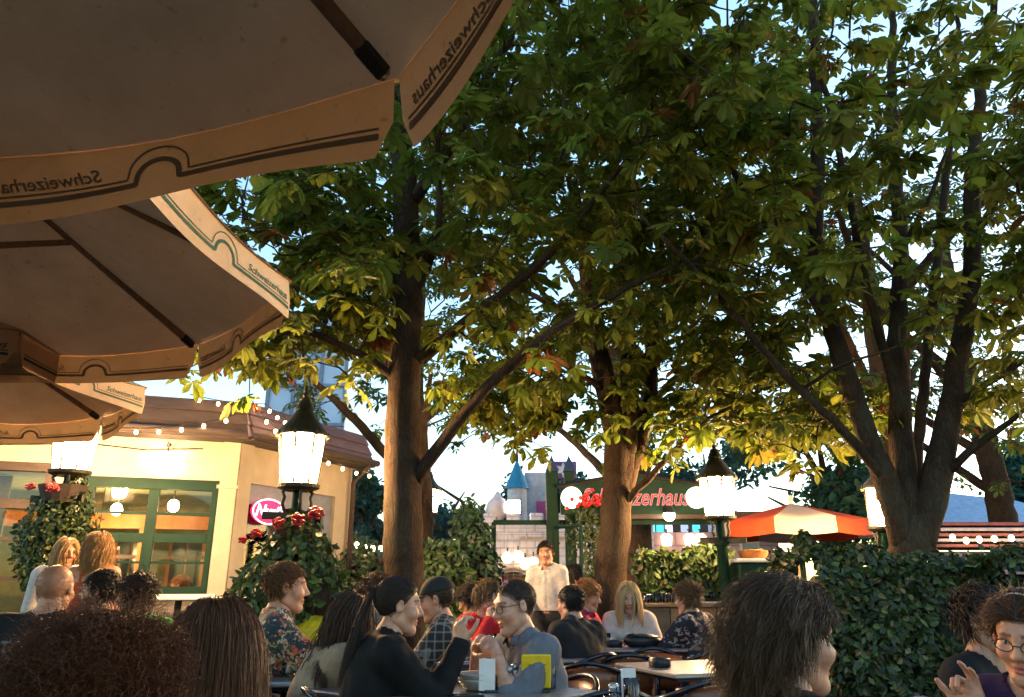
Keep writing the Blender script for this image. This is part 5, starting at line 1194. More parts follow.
def glass(label, x, y, z, r, h, group, beer=0, mug=False, cat="glass"):
    t = thing("beer_glass" if beer or mug else "drinking_glass", label, cat, (x, y, z), rng.uniform(0, 6), group)
    MB().lathe([(r * .9, 0), (r * .95, .004), (r, h), (r * .93, h), (r * .85, .012)], n=16).build("glass_body", M_TUMBLER, t, True)
    if beer: MB().lathe([(r * .83, .014), (r * .9, h * beer)], n=14).build("beer", M_BEER, t, True)
    if mug:
        MB().tube([(r * .95, 0, h * .85), (r * 1.6, 0, h * .8), (r * 1.7, 0, h * .4), (r * .95, 0, h * .25)], .007, 6).build("handle", M_TUMBLER, t, True); MB().lathe([(r * .86, h * .12), (r * .9, h * .3)], n=14).build("foam", M_FOAM, t, True)
    return t
for k in range(9):
    glass("clean drinking glass set out on the wooden serving counter", PX(645 + k * 4.7 if k < 8 else 700, YC, 600), YC - .1 + .12 * (k % 2), zc, .034, .11, "clean glasses on the serving counter")
tr = thing("glass_tray", "pale tray of glasses on the right end of the serving counter", "tray", (PX(712, YC, 600), YC, zc)); MB().box((0, 0, .008), (.36, .3, .014), bev=.004).build("tray", M_WHITE, tr)
for x in (-.1, 0, .1): MB().lathe([(.03, .016), (.034, .12), (.03, .12), (.026, .02)], (x, 0, 0), 12).build("tray_glass", M_TUMBLER, tr, True)
# ------------------------------------------------------------------ tables, chairs, things on tables
M_TUBE = mat("blue black lacquered tube", (.012, .016, .026), .25, metal=.2, coat=.4, bump=.02); M_PLY = mat("orange brown plywood", (.26, .085, .03), .35, (.17, .05, .018), scale=6, detail=6, stretch=(1, .25, 3), coat=.3)
def garden_table(label, x, y, w, d, rz, group="metal topped tables"):
    t = thing("garden_table", label, "table", (x, y, 0), rz, group); MB().box((0, 0, .7375), (w, d, .025), bev=.006).build("table_top", M_TIN, t); MB().box((0, 0, .715), (w - .06, d - .06, .018)).build("apron", M_TUBE, t)
    for sx in (-1, 1):
        for sy in (-1, 1): MB().tube([(sx * (w / 2 - .08), sy * (d / 2 - .08), .71), (sx * (w / 2 - .05), sy * (d / 2 - .05), 0)], .016, 8).build("leg", M_TUBE, t)
    return t
def make_chair(label):
    t = thing("bistro_chair", label, "chair", (0, 0, 0), 0, "bistro chairs around the metal tables")
    a = np.linspace(0, math.pi, 15); s = MB(); s.box((0, .0, .45), (.4, .4, .018), bev=.03); s.build("seat", M_PLY, t)
    th = np.linspace(R(215), R(325), 9); V = []
    for z, rr in ((.52, .205), (.6, .215), (.68, .222), (.755, .225)):
        V += [(rr * math.cos(q) * 1.0, rr * math.sin(q) * .95 + .0, z + (.0 if z > .7 else 0) - .02 * abs(math.cos(q)) * (z > .7)) for q in th]
    V2 = [(x * 1.05, y * 1.05, z) for x, y, z in V]; m = 9; q_ = [(j * m + k, (j + 1) * m + k, (j + 1) * m + k + 1, j * m + k + 1) for j in range(3) for k in range(8)]; n = len(V)
    e = [(k, k + 1, k + 1 + n, k + n) for k in range(8)] + [(27 + k, 27 + k + n, 28 + k + n, 28 + k) for k in range(8)] + [(j * 9, j * 9 + n, j * 9 + 9 + n, j * 9 + 9) for j in range(3)] + [(j * 9 + 8, j * 9 + 17, j * 9 + 17 + n, j * 9 + 8 + n) for j in range(3)]
    MB().raw(V + V2, q_ + [tuple(n + i for i in r[::-1]) for r in q_] + e).build("backrest", M_PLY, t, True)
    th = np.linspace(R(-15), R(-165), 17); hoop = [(.25, .2, .42), (.255, .17, .62), (.252, .06, .665)] + [(.25 * math.cos(q), .24 * math.sin(q), .68 + .1 * math.sin(-q) ** 2) for q in th] + [(-.252, .06, .665), (-.255, .17, .62), (-.25, .2, .42)]
    MB().tube(hoop, .014, 8).build("arm_hoop", M_TUBE, t, True); MB().tube([(.2, .2, .44), (-.2, .2, .44), (-.2, -.2, .44), (.2, -.2, .44), (.2, .2, .44)], .012, 6).build("seat_rail", M_TUBE, t, True)
    for sx in (-1, 1):
        MB().tube([(sx * .25, .2, .43), (sx * .2, .2, .4), (sx * .215, .225, 0)], .013, 8).build("leg", M_TUBE, t, True); MB().tube([(sx * .17, -.2, .72), (sx * .18, -.2, .42), (sx * .2, -.25, 0)], .013, 8).build("leg", M_TUBE, t, True)
    return t
CHAIR0 = make_chair("empty bistro chair"); CH_USED = [False]
def chair(label, x, y, theta, sc=1):
    o = CHAIR0 if not CH_USED[0] else copy_tree(CHAIR0); CH_USED[0] = True; o.location = (x, y, 0); o.rotation_euler = (0, 0, R(theta)); o['label'] = label; return o
T1 = (-.30, 3.84); T1R = R(-37)
garden_table("near metal table carrying the condiment caddy and the yellow card", T1[0], T1[1], 1.15, .8, T1R)
T2c = (1.02, 6.62); garden_table("long far metal table where the blonde woman in white is sitting", T2c[0], T2c[1], 1.5, .62, R(2))
T3c = (1.22, 4.98); garden_table("empty metal table with only a black ashtray on it", T3c[0], T3c[1], .95, .72, R(20))
T4c = (.52, 3.05); garden_table("closest metal table, mostly cut off by the bottom edge, with a small beer", T4c[0], T4c[1], .85, .7, R(8))
garden_table("metal table hidden between the man in the patterned shirt and the ponytailed woman", -1.0, 4.55, .8, .8, R(10))
garden_table("metal table in front of the bald man and the bearded man", -3.0, 5.0, .9, .8, R(5))
garden_table("metal table in front of the woman in the red jacket", .05, 5.75, .8, .8, R(12))
def on(px, py, z=.7505): return GZ(px, py, z)
def T1p(u, v): c_, s_ = math.cos(T1R), math.sin(T1R); return T1[0] + u * c_ - v * s_, T1[1] + u * s_ + v * c_
z = .7505
p = on(517, 691); cd = thing("condiment_caddy", "condiment caddy with shakers between a white card and a yellow card", "caddy", (p[0], p[1], z), T1R + R(40))
MB().box((0, 0, .006), (.3, .13, .012), bev=.003).build("tray", M_TUBE, cd)
MB().box((-.14, -.05, .075), (.075, .012, .135), bev=.002).build("white_card", M_WHITE, cd)
MB().box((.085, -.055, .088), (.135, .012, .15), M=np.array([[1, 0, 0], [0, .98, -.17], [0, .17, .98]]), bev=.012).build("yellow_card", mat("yellow printed card", (.72, .5, .015), .6, (.62, .41, .01), scale=30), cd)
ln = MB()
for k, w_ in enumerate((.07, .085, .06, .08, .075, .05)): ln.box((.085 + rng.uniform(-.01, .01), -.068, .135 - k * .018), (w_, .001, .004))
ln.build("small_print", mat("dark print", (.2, .14, .02), .8), cd)
for k, (x, y, r_, h, m_) in enumerate(((-.06, 0, .022, .1, M_TUMBLER), (-.01, .02, .02, .085, M_WHITE), (-.035, -.035, .018, .08, M_TUMBLER), (.16, -.01, .02, .1, M_TUMBLER), (.145, .03, .02, .12, M_TUMBLER))):
    o = MB().lathe([(r_, .012), (r_, h), (r_ * .6, h + .01)], (x, y, 0), 12).build("shaker", m_, cd, True); MB().lathe([(r_ * .9, h), (r_ * .95, h + .02), (r_ * .4, h + .03)], (x, y, 0.002), 12).build("lid", mat("steel lid", (.4, .4, .4), .3, metal=.9), o, True)
p = on(488, 681); glass("nearly empty beer mug in front of the clasped hands", p[0], p[1], z, .045, .15, "beer glasses", mug=True)
p = on(478, 690); bw = thing("bowl_stack", "two stacked pale bowls beside the condiment caddy", "bowls", (p[0], p[1], z))
for k in range(2): MB().lathe([(.05, k * .022), (.07, .01 + k * .022), (.1, .045 + k * .022), (.105, .052 + k * .022), (.098, .05 + k * .022), (.06, .016 + k * .022)], n=24).build("bowl", mat("pale stoneware", (.5, .47, .44), .4), bw, True)
p = on(466, 697); ph = thing("mobile_phone", "black mobile phone lying flat near the bowls", "phone", (p[0], p[1], z), R(20)); MB().box((0, 0, .005), (.15, .075, .009), bev=.004).build("phone_body", M_BLACKP, ph); MB().box((0, 0, .0102), (.14, .068, .001)).build("screen", mat("dark glass screen", (.01, .01, .012), .08, spec=.7), ph)
p = on(458, 681); bx = thing("handbag", "small dark blue bag with pale piping on the near table", "bag", (p[0], p[1], z), R(-10)); MB().box((0, 0, .045), (.2, .11, .09), bev=.025).build("bag_body", mat("dark blue leather", (.02, .025, .05), .4), bx, True); MB().tube([(-.1, -.05, .085), (.1, -.05, .085), (.1, .05, .085), (-.1, .05, .085), (-.1, -.05, .085)], .006, 6).build("piping", mat("pale blue piping", (.3, .36, .5), .4), bx)
def ashtray(label, x, y): t = thing("ashtray", label, "ashtray", (x, y, z)); MB().lathe([(.055, 0), (.066, .005), (.066, .045), (.058, .05), (.05, .045), (.046, .015)], n=20).build("bowl", M_BLACKP, t, True); return t
p = on(660, 667); ashtray("black ashtray alone on the empty metal table", p[0], p[1])
p = on(612, 642); ashtray("black ashtray on the far table beside the black bag", p[0] - .05, 6.52)
bg_ = thing("handbag", "soft black bag lying on the far table before the blonde woman", "bag", (1.06, 6.5, z)); MB().sphere((0, 0, .045), (.15, .08, .06), 14, 8).sphere((-.08, .02, .05), (.08, .06, .055), 10, 6).build("bag_body", M_BLACKP, bg_, True); MB().tube([(-.1, -.02, .09), (-.05, -.06, .085), (.04, -.07, .08), (.12, -.02, .07)], .008, 6).build("strap", M_BLACKP, bg_)
pt = thing("food_plate", "plate of yellow food at the right end of the far table", "plate", (1.42, 6.55, z)); MB().lathe([(.06, 0), (.11, .012), (.12, .018), (.11, .016), (.05, .006)], n=24).build("plate", M_WHITE, pt, True)
fb = MB()
for _ in range(14): fb.box((rng.normal(0, .03), rng.normal(0, .03), .025 + rng.uniform(0, .02)), (.06, .012, .012), rng.uniform(0, 3))
fb.build("chips", mat("golden chips", (.6, .38, .07), .6), pt)
for k, (x, y, h, b_, lb) in enumerate(((.55, 6.55, .13, .5, "half full beer glass at the left end of the far table"), (.66, 6.68, .12, 0, "clear tumbler behind the beer at the left end of the far table"), (1.56, 6.62, .14, 0, "tall clear glass by the woman in the flowered blouse"), (.78, 6.6, .1, .6, "short amber drink near the pink jacket"), (1.5, 6.45, .11, .3, "quarter full glass at the right end of the far table"))):
    glass(lb, x, y, z, .034, h, "glasses on the far table", beer=b_)
p = on(628, 708, .7505); glass("small glass of yellow beer at the bottom edge with a white slip behind it", p[0], p[1] - .12, z, .032, .12, "beer glasses", beer=.75)
p2 = p; sl_ = thing("paper_slip", "white receipt slip standing behind the small yellow beer", "paper", (p2[0] - .0, p2[1] - .05, z), R(10)); MB().box((0, 0, .075), (.06, .002, .15)).build("paper", M_WHITE, sl_)
p = on(611, 707); ss = thing("salt_shaker", "small steel topped salt shaker left of the small yellow beer", "shaker", (p[0], p[1] - .11, z)); MB().lathe([(.018, 0), (.022, .03), (.019, .07)], n=12).build("shaker_body", M_TUMBLER, ss, True); MB().lathe([(.02, .07), (.02, .095), (.008, .102)], n=12).build("lid", mat("steel lid", (.5, .5, .5), .25, metal=.9), ss, True)
p = G(8, 640, 2.6); cl = (p[0], p[1])
garden_table("dark metal table at the left edge with an empty glass", -1.75, 2.75, .8, .7, R(-5))
gz = GZ(12, 697, .75); glass("empty glass at the lower left edge beside the man in black", -1.62, 2.95, z, .036, .16, "beer glasses")
chair("empty bistro chair behind the man with clasped hands, its brown back facing us", *G(592, 665, 5.0)[:2] + np.array([0, 0]), -10)
chair("empty bistro chair right behind the near table, nearest to the bottom edge", *G(603, 690, 3.75)[:2], 8)
chair("empty bistro chair at the left of the empty table, pushed in from behind", *G(655, 655, 5.7)[:2], 172)
chair("empty bistro chair in front of the empty table, hooped back towards us", *G(700, 690, 4.15)[:2], 14)
chair("empty bistro chair between the far table and the empty table", *G(625, 658, 5.6)[:2], 0)
chair("empty bistro chair at the right of the far table near the flowered blouse", *G(700, 650, 5.9)[:2], 20)
for lb, x, y, b_ in (("full beer mug on the table beside the man in the tropical shirt", -1.2, 4.4, .8), ("half empty beer mug on the table before the long dark haired woman", -.85, 4.75, .45), ("beer mug in front of the bald man", -3.1, 4.85, .7), ("beer mug in front of the bearded man in glasses", -2.75, 5.05, .6), ("beer mug on the table before the red fleece", -.1, 5.6, .7), ("tall beer mug near the plaid shirt sleeve", .2, 5.9, .5)): glass(lb, x, y, z, .043, .15, "beer glasses", beer=b_, mug=True)
# ------------------------------------------------------------------ the chestnut trees
ENVX = [-200, 120, 150, 185, 240, 275, 330, 370, 430, 470, 520, 560, 600, 640, 700, 740, 790, 850, 905, 935, 1000, 1060]
ENVY = [300, 380, 425, 430, 428, 418, 422, 440, 480, 498, 480, 462, 490, 500, 505, 492, 508, 505, 480, 505, 510, 505]
GAPS = [(378, 172, 20, .95), (545, 285, 24, .8), (596, 298, 15, .7), (432, 455, 12, .7), (500, 460, 24, .85), (575, 445, 28, .92), (535, 440, 18, .8), (335, 375, 26, .75), (312, 345, 16, .6), (715, 18, 20, .95), (798, 345, 22, .85), (812, 395, 16, .7), (712, 290, 12, .8), (905, 300, 16, .7),
        (930, 440, 30, .7), (610, 345, 14, .7), (585, 405, 26, .8), (760, 65, 16, .7), (850, 60, 14, .7), (925, 165, 18, .8), (935, 250, 20, .8), (950, 30, 14, .7), (880, 200, 14, .7), (1000, 30, 14, .6), (690, 60, 12, .7), (640, 40, 12, .6), (870, 120, 12, .7), (775, 150, 12, .6), (690, 130, 10, .6), (1005, 300, 12, .6), (770, 400, 14, .5), (395, 410, 14, .8), (650, 330, 10, .6), (660, 380, 12, .6), (520, 520, 30, .9)]
STEMS = []          # (pixel polyline, half width, depth) kept clear of leaves in front
def reject_fn(extra=0, stems=True, bottom=0):
    def f(C):
        px, py, zc = proj(C); bad = np.zeros(len(C), bool); vis = zc > .3
        bad |= vis & (py > np.interp(px, ENVX, ENVY) + bottom - rng.uniform(0, 22, len(C))) & (px > -120) & (px < 1150)
        bad |= C[:, 2] < 2.15
        for x, y, r, pr in GAPS: bad |= vis & ((px - x) ** 2 + (py - y) ** 2 < (r * (1.0 + extra)) ** 2) & (rng.random(len(C)) < pr)
        if stems:
            for P, hw, Y in STEMS:
                P = np.array(P, float); k = np.argsort(P[:, 1]); xs = np.interp(py, P[k, 1], P[k, 0]); inr = (py > P[:, 1].min()) & (py < P[:, 1].max())
                bad |= vis & inr & (np.abs(px - xs) < hw) & (C[:, 1] < Y + .1) & (rng.random(len(C)) < .85)
        # keep the parasols, lanterns and the sight line to them clear
        bad |= (C[:, 1] < 4.6) & (C[:, 0] < .6) & (C[:, 2] < 3.4)
        bad |= (C[:, 1] < 3.0)
        for x, y, zz, h in lx: bad |= (np.abs(C[:, 0] - x) < .55) & (np.abs(C[:, 1] - y) < .5) & (C[:, 2] < zz + .95)
        bad |= vis & (C[:, 1] < 6.6) & (np.abs(px - 304) < 40) & (py > 375)
        bad |= vis & (C[:, 1] < 8.5) & (np.abs(px - 718) < 30) & (py > 440)
        bad |= (C[:, 1] > 8.2) & (C[:, 0] < -2.4) & (C[:, 0] > -9) & (C[:, 2] < 4.2) & (C[:, 1] < 12)
        return bad
    return f
STEMS += [([(405, 620), (403, 450), (404, 380), (408, 300), (405, 200), (398, 130)], 26, 6.6), ([(422, 470), (455, 430), (500, 370)], 12, 6.5),
          ([(608, 640), (618, 500), (614, 410)], 30, 8.5), ([(590, 340), (614, 410)], 16, 8.5), ([(652, 360), (632, 440)], 14, 8.5),
          ([(889, 513), (862, 428), (836, 339), (813, 272)], 19, 6.8), ([(907, 517), (900, 428), (896, 339), (902, 250)], 18, 6.8), ([(930, 526), (947, 428), (960, 348), (974, 272), (970, 190)], 20, 6.8), ([(905, 545), (905, 500)], 60, 6.8), ([(858, 446), (787, 379)], 10, 6.6), ([(813, 272), (818, 170), (815, 50), (811, -20)], 11, 6.9), ([(902, 250), (891, 130), (893, 0)], 11, 7.2), ([(970, 190), (985, 60), (995, 0)], 12, 6.6), ([(929, 339), (938, 250), (953, 120), (958, 0)], 9, 7.2), ([(860, 330), (848, 200), (826, 90)], 8, 6.4), ([(405, 200), (399, 130), (404, 40)], 16, 6.7)]
YA = 6.6
limA = [([(-.95, YA, 0)] + pl((406, 640, YA), (404, 550, YA), (403, 470, YA), (403, 390, YA), (408, 300, YA), (406, 200, YA), (399, 130, 6.7), (404, 40, 6.8), (415, -60, 7)), (.27, .215, .2, .185, .165, .15, .14, .125, .1, .06)),
        (pl((414, 482, YA), (428, 456, 6.5), (455, 428, 6.4), (469, 405, 6.3), (511, 363, 6.1), (547, 332, 6.0), (620, 291, 5.9), (680, 262, 5.8)), (.10, .085, .075, .065, .045, .02)),
        (pl((412, 365, YA), (428, 352, 6.5), (490, 301, 6.3), (537, 270, 6.2), (573, 229, 6.0), (609, 183, 5.8), (650, 130, 5.6)), (.085, .07, .06, .04, .02)),
        (pl((410, 205, YA), (422, 186, 6.5), (450, 150, 6.3), (475, 95, 6.1), (510, 40, 5.9), (535, -10, 5.8)), (.11, .095, .08, .06, .04)),
        (pl((410, 300, YA), (425, 278, 6.5), (440, 240, 6.5), (443, 203, 6.4), (436, 167, 6.3), (440, 100, 6.2)), (.07, .055, .045, .03)),
        (pl((402, 305, YA), (392, 294, 6.5), (361, 270, 6.4), (330, 260, 6.2), (270, 240, 6.0)), (.06, .045, .035, .02)),
        (pl((401, 380, YA), (389, 369, 6.5), (350, 348, 6.3), (288, 322, 6.1), (245, 330, 6.0), (205, 360, 5.9)), (.065, .05, .04, .02)),
        (pl((403, 215, YA), (389, 208, 6.5), (350, 193, 6.4), (310, 180, 6.3)), (.05, .04, .02)),
        (pl((405, 150, 6.7), (440, 90, 7.4), (500, 20, 8.0), (540, -60, 8.5)), (.07, .05, .03)),
        (pl((402, 120, 6.7), (380, 60, 6.2), (340, 0, 5.6), (300, -80, 5.2)), (.07, .05, .03))]
blA = [((-1.1, 6.2, 4.5), (2.0, 2.0, 1.5)), ((-.9, 6.8, 6.8), (3.0, 2.8, 2.0), .5), ((.9, 6.1, 4.6), (1.7, 1.5, 1.4), .7), ((-2.5, 6.1, 3.5), (1.3, 1.3, .9)), ((.4, 6.0, 6.2), (2.0, 1.8, 1.4), .6), ((-1.9, 6.0, 3.4), (1.6, 1.0, .8), 1.5), ((-2.9, 6.3, 3.75), (.9, 1, .45), 3), ((-1.8, 6.2, 4.35), (1.1, 1.2, 1.0), 2.2), ((-2.2, 7.0, 3.65), (1, .8, .55), 2.5), ((.1, 6.3, 3.5), (1.2, 1.3, .9)), ((1.3, 4.9, 5.2), (1.6, 1.0, .9))]
chestnut("chestnut tree with one straight trunk left of centre, right of the nearest lantern", limA, blA, NCL[0], reject_fn(), "chestnut trees shading the tables", leaf=.30, seed=5, rk=(.82, .62))
YB = 8.5
limB = [([(1.06, YB, 0)] + pl((606, 640, YB), (611, 560, YB), (618, 500, YB), (617, 450, YB), (613, 410, YB), (602, 370, 8.4), (592, 330, 8.4), (585, 260, 8.3), (575, 180, 8.2)), (.34, .27, .245, .22, .2, .17, .13, .09, .05)),
        (pl((622, 480, YB), (628, 440, YB), (630, 400, YB), (628, 340, 8.6), (624, 280, 8.6), (628, 180, 8.8), (632, 80, 9)), (.18, .16, .14, .12, .09, .05)),
        (pl((624, 490, YB), (637, 445, 8.6), (652, 395, 8.7), (650, 340, 8.8), (658, 260, 9), (672, 150, 9.2)), (.16, .13, .12, .1, .07, .04)),
        (pl((628, 500, 8.4), (645, 480, 8.3), (665, 462, 8.2), (700, 425, 7.9), (716, 406, 7.7), (750, 404, 7.5)), (.06, .055, .045, .03, .015)),
        (pl((605, 390, 8.4), (560, 360, 8.0), (520, 350, 7.7)), (.06, .045, .02)), (pl((650, 350, 8.8), (700, 330, 8.6), (745, 322, 8.3)), (.06, .045, .02)), (pl((596, 340, 8.4), (545, 300, 8.6), (510, 240, 8.8)), (.07, .05, .02))]
blB = [((1.0, 8.3, 4.3), (1.9, 1.7, 1.3), .75), ((1.2, 8.8, 6.6), (2.8, 2.4, 2.2), .32), ((2.3, 7.9, 3.4), (1.3, 1.1, .9), 1.8), ((.3, 8.2, 3.3), (1.3, 1.1, .7)), ((1.9, 8.1, 4.4), (1.5, 1.2, .9)), ((1.4, 8.9, 9.0), (2.8, 2.6, 1.6), .35), ((1.9, 8.3, 3.0), (1.2, 1, .6), 3), ((.4, 8.6, 3.2), (1.2, 1, .6), 2.5)]
chestnut("chestnut tree in the middle with a thick forked trunk, behind the standing waiter", limB, blB, NCL[1], reject_fn(), "chestnut trees shading the tables", leaf=.31, seed=8, rk=(.72, .66))
YC_ = 6.8
limC = [([(3.5, YC_, 0)] + pl((911, 600, YC_), (912, 545, YC_), (910, 518, YC_)), (.5, .43, .38, .3)),
        (pl((905, 548, YC_), (897, 510, 6.75), (881, 470, 6.7), (863, 428, 6.7), (836, 339, 6.7), (813, 272, 6.7), (818, 170, 6.8), (815, 50, 7.0), (811, -60, 7.2)), (.22, .17, .155, .15, .13, .12, .10, .08, .05)),
        (pl((907, 545, YC_), (907, 505, 6.85), (900, 428, 6.9), (896, 339, 7.0), (902, 250, 7.1), (891, 130, 7.3), (893, 0, 7.5)), (.24, .18, .15, .13, .12, .09, .06)),
        (pl((916, 548, YC_), (929, 515, 6.75), (947, 428, 6.7), (960, 348, 6.6), (974, 272, 6.6), (970, 180, 6.6), (985, 60, 6.6), (1002, -40, 6.6)), (.26, .2, .155, .14, .125, .1, .07, .05)),
        (pl((885, 480, 6.7), (860, 446, 6.6), (822, 410, 6.4), (787, 379, 6.3), (747, 330, 6.1), (712, 288, 5.9), (676, 250, 5.7), (640, 215, 5.5)), (.09, .075, .065, .055, .04, .02)),
        (pl((900, 420, 6.8), (893, 375, 6.7), (880, 339, 6.6), (867, 285, 6.5), (850, 200, 6.4), (826, 90, 6.3), (800, -20, 6.3)), (.085, .07, .06, .05, .03)),
        (pl((912, 500, 6.85), (920, 428, 7.0), (929, 339, 7.2), (938, 250, 7.3), (953, 120, 7.5), (960, -20, 7.8)), (.1, .085, .075, .06, .04)),
        (pl((950, 470, 6.65), (960, 459, 6.6), (995, 430, 6.4), (1030, 405, 6.2)), (.07, .055, .03)), (pl((956, 405, 6.65), (968, 395, 6.6), (1024, 361, 6.3), (1080, 330, 6)), (.06, .05, .03)),
        (pl((830, 330, 6.7), (790, 260, 6.5), (748, 205, 6.3), (700, 90, 6.2), (668, 20, 6.2)), (.08, .06, .05, .03)), (pl((902, 250, 7.1), (930, 200, 6.9), (960, 110, 6.8)), (.05, .04, .02)),
        (pl((818, 180, 6.8), (770, 120, 6.9), (735, 20, 7.0)), (.06, .045, .03)), (pl((972, 240, 6.6), (1005, 190, 6.3), (1040, 100, 6)), (.07, .05, .03)), (pl((800, 390, 6.4), (840, 360, 6.0), (900, 345, 5.7)), (.035, .025, .012))]
blC = [((3.2, 6.4, 4.6), (2.2, 1.9, 1.5)), ((3.4, 6.9, 7.0), (3.2, 2.8, 2.2), .4), ((2.9, 7.2, 3.0), (1.0, .8, .7), 3), ((1.9, 6.2, 4.3), (1.4, 1.3, 1.2)), ((5.0, 6.3, 3.6), (1.5, 1.5, 1.1)), ((2.2, 5.6, 5.6), (1.8, 1.5, 1.1), .7), ((4.2, 5.2, 4.6), (1.6, 1.2, 1.0)), ((2.6, 6.9, 3.2), (.9, 1.0, .7), 2), ((1.6, 5.0, 4.8), (1.2, .9, .8))]
chestnut("large chestnut tree on the right splitting into several stems just above the dark hedge", limC, blC, NCL[2], reject_fn(), "chestnut trees shading the tables", leaf=.31, seed=13, rk=(.54, .56))
def bg_chestnut(label, x, Y, h, r, ncl, seed, zb=2.8):
    lim = [([(x, Y, 0), (x + .1, Y, h * .25), (x - .1, Y, h * .5), (x, Y, h * .8)], (.3, .24, .16, .05))]
    g = np.random.default_rng(seed)
    for k in range(6): a = g.uniform(0, 6.28); z0 = h * (.25 + .06 * k); lim.append(([(x, Y, z0), (x + math.cos(a) * r * .45, Y + math.sin(a) * r * .45, z0 + h * .12), (x + math.cos(a) * r * .85, Y + math.sin(a) * r * .85, z0 + h * .2)], (.1, .07, .03)))
    bl = [((x, Y, zb + (h - zb) * .35), (r, r * .9, (h - zb) * .4)), ((x, Y, zb + (h - zb) * .72), (r * .8, r * .75, (h - zb) * .3))]
    return chestnut(label, lim, bl, ncl, reject_fn(.1, False), "trees beyond the beer garden", leaf=.36, per=7, low=True, seed=seed, base=(.07, .11, .024))
for a in (("tall tree behind the left trunk, showing through its branches", -1.6, 12.5, 9.0, 2.8, NCL[3], 21, 3.4), ("tall tree behind the middle chestnut's crown", 2.2, 14.0, 11.0, 3.2, NCL[3] // 2, 22, 3.2), ("tall green tree behind the forked chestnut on the right", 6.2, 12.0, 10, 3.3, NCL[3], 23, 2.9), ("tree crown deep behind the stems of the right chestnut", 9.5, 15, 12, 3.6, NCL[3], 24, 3.0)): bg_chestnut(*a)
# ------------------------------------------------------------------ cloth
def cloth(name, c, c2=None, scale=30, bump=.15, rough=.85): return mat(name, c, rough, c2 or tuple(x * .75 for x in c), scale=scale, bump=bump, bscale=160, spec=.2)
C_BLACK = cloth("black cotton", (.012, .012, .014)); C_BLACKJ = cloth("black jacket cloth", (.008, .008, .009), rough=.8); C_GREY = cloth("grey blue shirt cotton", (.14, .15, .175)); C_WHITE = cloth("white cotton", (.5, .47, .45)); C_CREAMJ = cloth("cream jacket cloth", (.6, .5, .44))
C_ORANGE = cloth("burnt orange jersey", (.42, .085, .03)); C_YELLOW = cloth("yellow rain jacket", (.62, .46, .015), rough=.5); C_RED = cloth("red fleece", (.5, .02, .03)); C_MAG = cloth("crimson pink jacket", (.48, .03, .09)); C_OLIVE = cloth("beige blouse", (.3, .22, .15))
C_HOOD = cloth("charcoal hoodie", (.02, .02, .021)); C_PURP = cloth("purple shirt", (.3, .09, .36)); C_GREEN = cloth("green shirt", (.06, .32, .06)); C_BLUEG = cloth("blue grey shirt", (.14, .17, .24)); C_GREYK = cloth("pale grey knit", (.26, .24, .25)); C_DPURP = cloth("dark violet blouse", (.03, .014, .05)); C_TAN = cloth("taupe jacket", (.16, .13, .11))
def plaid():
    m, nt, b = new_mat("dark plaid flannel"); L = nt.links.new; tc = nd(nt, "ShaderNodeTexCoord"); sx = nd(nt, "ShaderNodeSeparateXYZ"); L(tc.outputs['Object'], sx.inputs[0]); acc = None
    for ax, f in (('X', 21), ('Z', 21), ('Y', 21)):
        mu = nd(nt, "ShaderNodeMath", operation='MULTIPLY'); mu.inputs[1].default_value = f; L(sx.outputs[ax], mu.inputs[0]); fr = nd(nt, "ShaderNodeMath", operation='FRACT'); L(mu.outputs[0], fr.inputs[0]); lt = nd(nt, "ShaderNodeMath", operation='LESS_THAN'); lt.inputs[1].default_value = .2; L(fr.outputs[0], lt.inputs[0])
        if acc is None: acc = lt
        else: a = nd(nt, "ShaderNodeMath", operation='ADD'); L(acc.outputs[0], a.inputs[0]); L(lt.outputs[0], a.inputs[1]); acc = a
    dv = nd(nt, "ShaderNodeMath", operation='DIVIDE'); dv.inputs[1].default_value = 3; L(acc.outputs[0], dv.inputs[0]); r = ramp(nt, [(0, (.016, .016, .016)), (.34, (.13, .12, .1)), (.7, (.22, .2, .17))]); L(dv.outputs[0], r.inputs[0]); L(r.outputs[0], b.inputs['Base Color']); b.inputs['Roughness'].default_value = .9; return m
def printed(name, stops, scale, scale2):
    m, nt, b = new_mat(name); L = nt.links.new; tc = nd(nt, "ShaderNodeTexCoord"); n = nd(nt, "ShaderNodeTexNoise", Scale=scale2, Detail=3.0); L(tc.outputs['Object'], n.inputs['Vector'])
    mx = nd(nt, "ShaderNodeMix", data_type='RGBA'); mx.inputs[0].default_value = .08; L(tc.outputs['Object'], mx.inputs[6]); L(n.outputs['Color'], mx.inputs[7])
    v = nd(nt, "ShaderNodeTexVoronoi", Scale=scale); L(mx.outputs[2], v.inputs['Vector']); s = nd(nt, "ShaderNodeSeparateColor"); L(v.outputs['Color'], s.inputs[0]); r = ramp(nt, stops, 'CONSTANT'); L(s.outputs[0], r.inputs[0]); L(r.outputs[0], b.inputs['Base Color']); b.inputs['Roughness'].default_value = .8; return m
C_PLAID = plaid(); C_HAWAII = printed("tropical printed cotton", [(0, (.015, .028, .04)), (.36, (.02, .07, .065)), (.5, (.42, .24, .12)), (.62, (.45, .1, .03)), (.74, (.03, .035, .04)), (.88, (.5, .4, .28))], 52, 40)
C_FLORAL = printed("black flowered chiffon", [(0, (.012, .011, .013)), (.6, (.32, .2, .18)), (.74, (.014, .012, .014)), (.9, (.36, .3, .27))], 38, 30); C_SMALLFL = printed("small flowered cotton", [(0, (.2, .1, .12)), (.4, (.3, .2, .2)), (.7, (.1, .06, .1))], 60, 40)
T_ = lambda c, t=.013, w=.0028: (c, t, w)
FAIR, TAN = (.5, .27, .18), (.42, .22, .135)
BR, DK, BL, AU, GB = (.05, .026, .013), (.014, .009, .007), (.42, .27, .12), (.14, .045, .015), (.1, .058, .03)
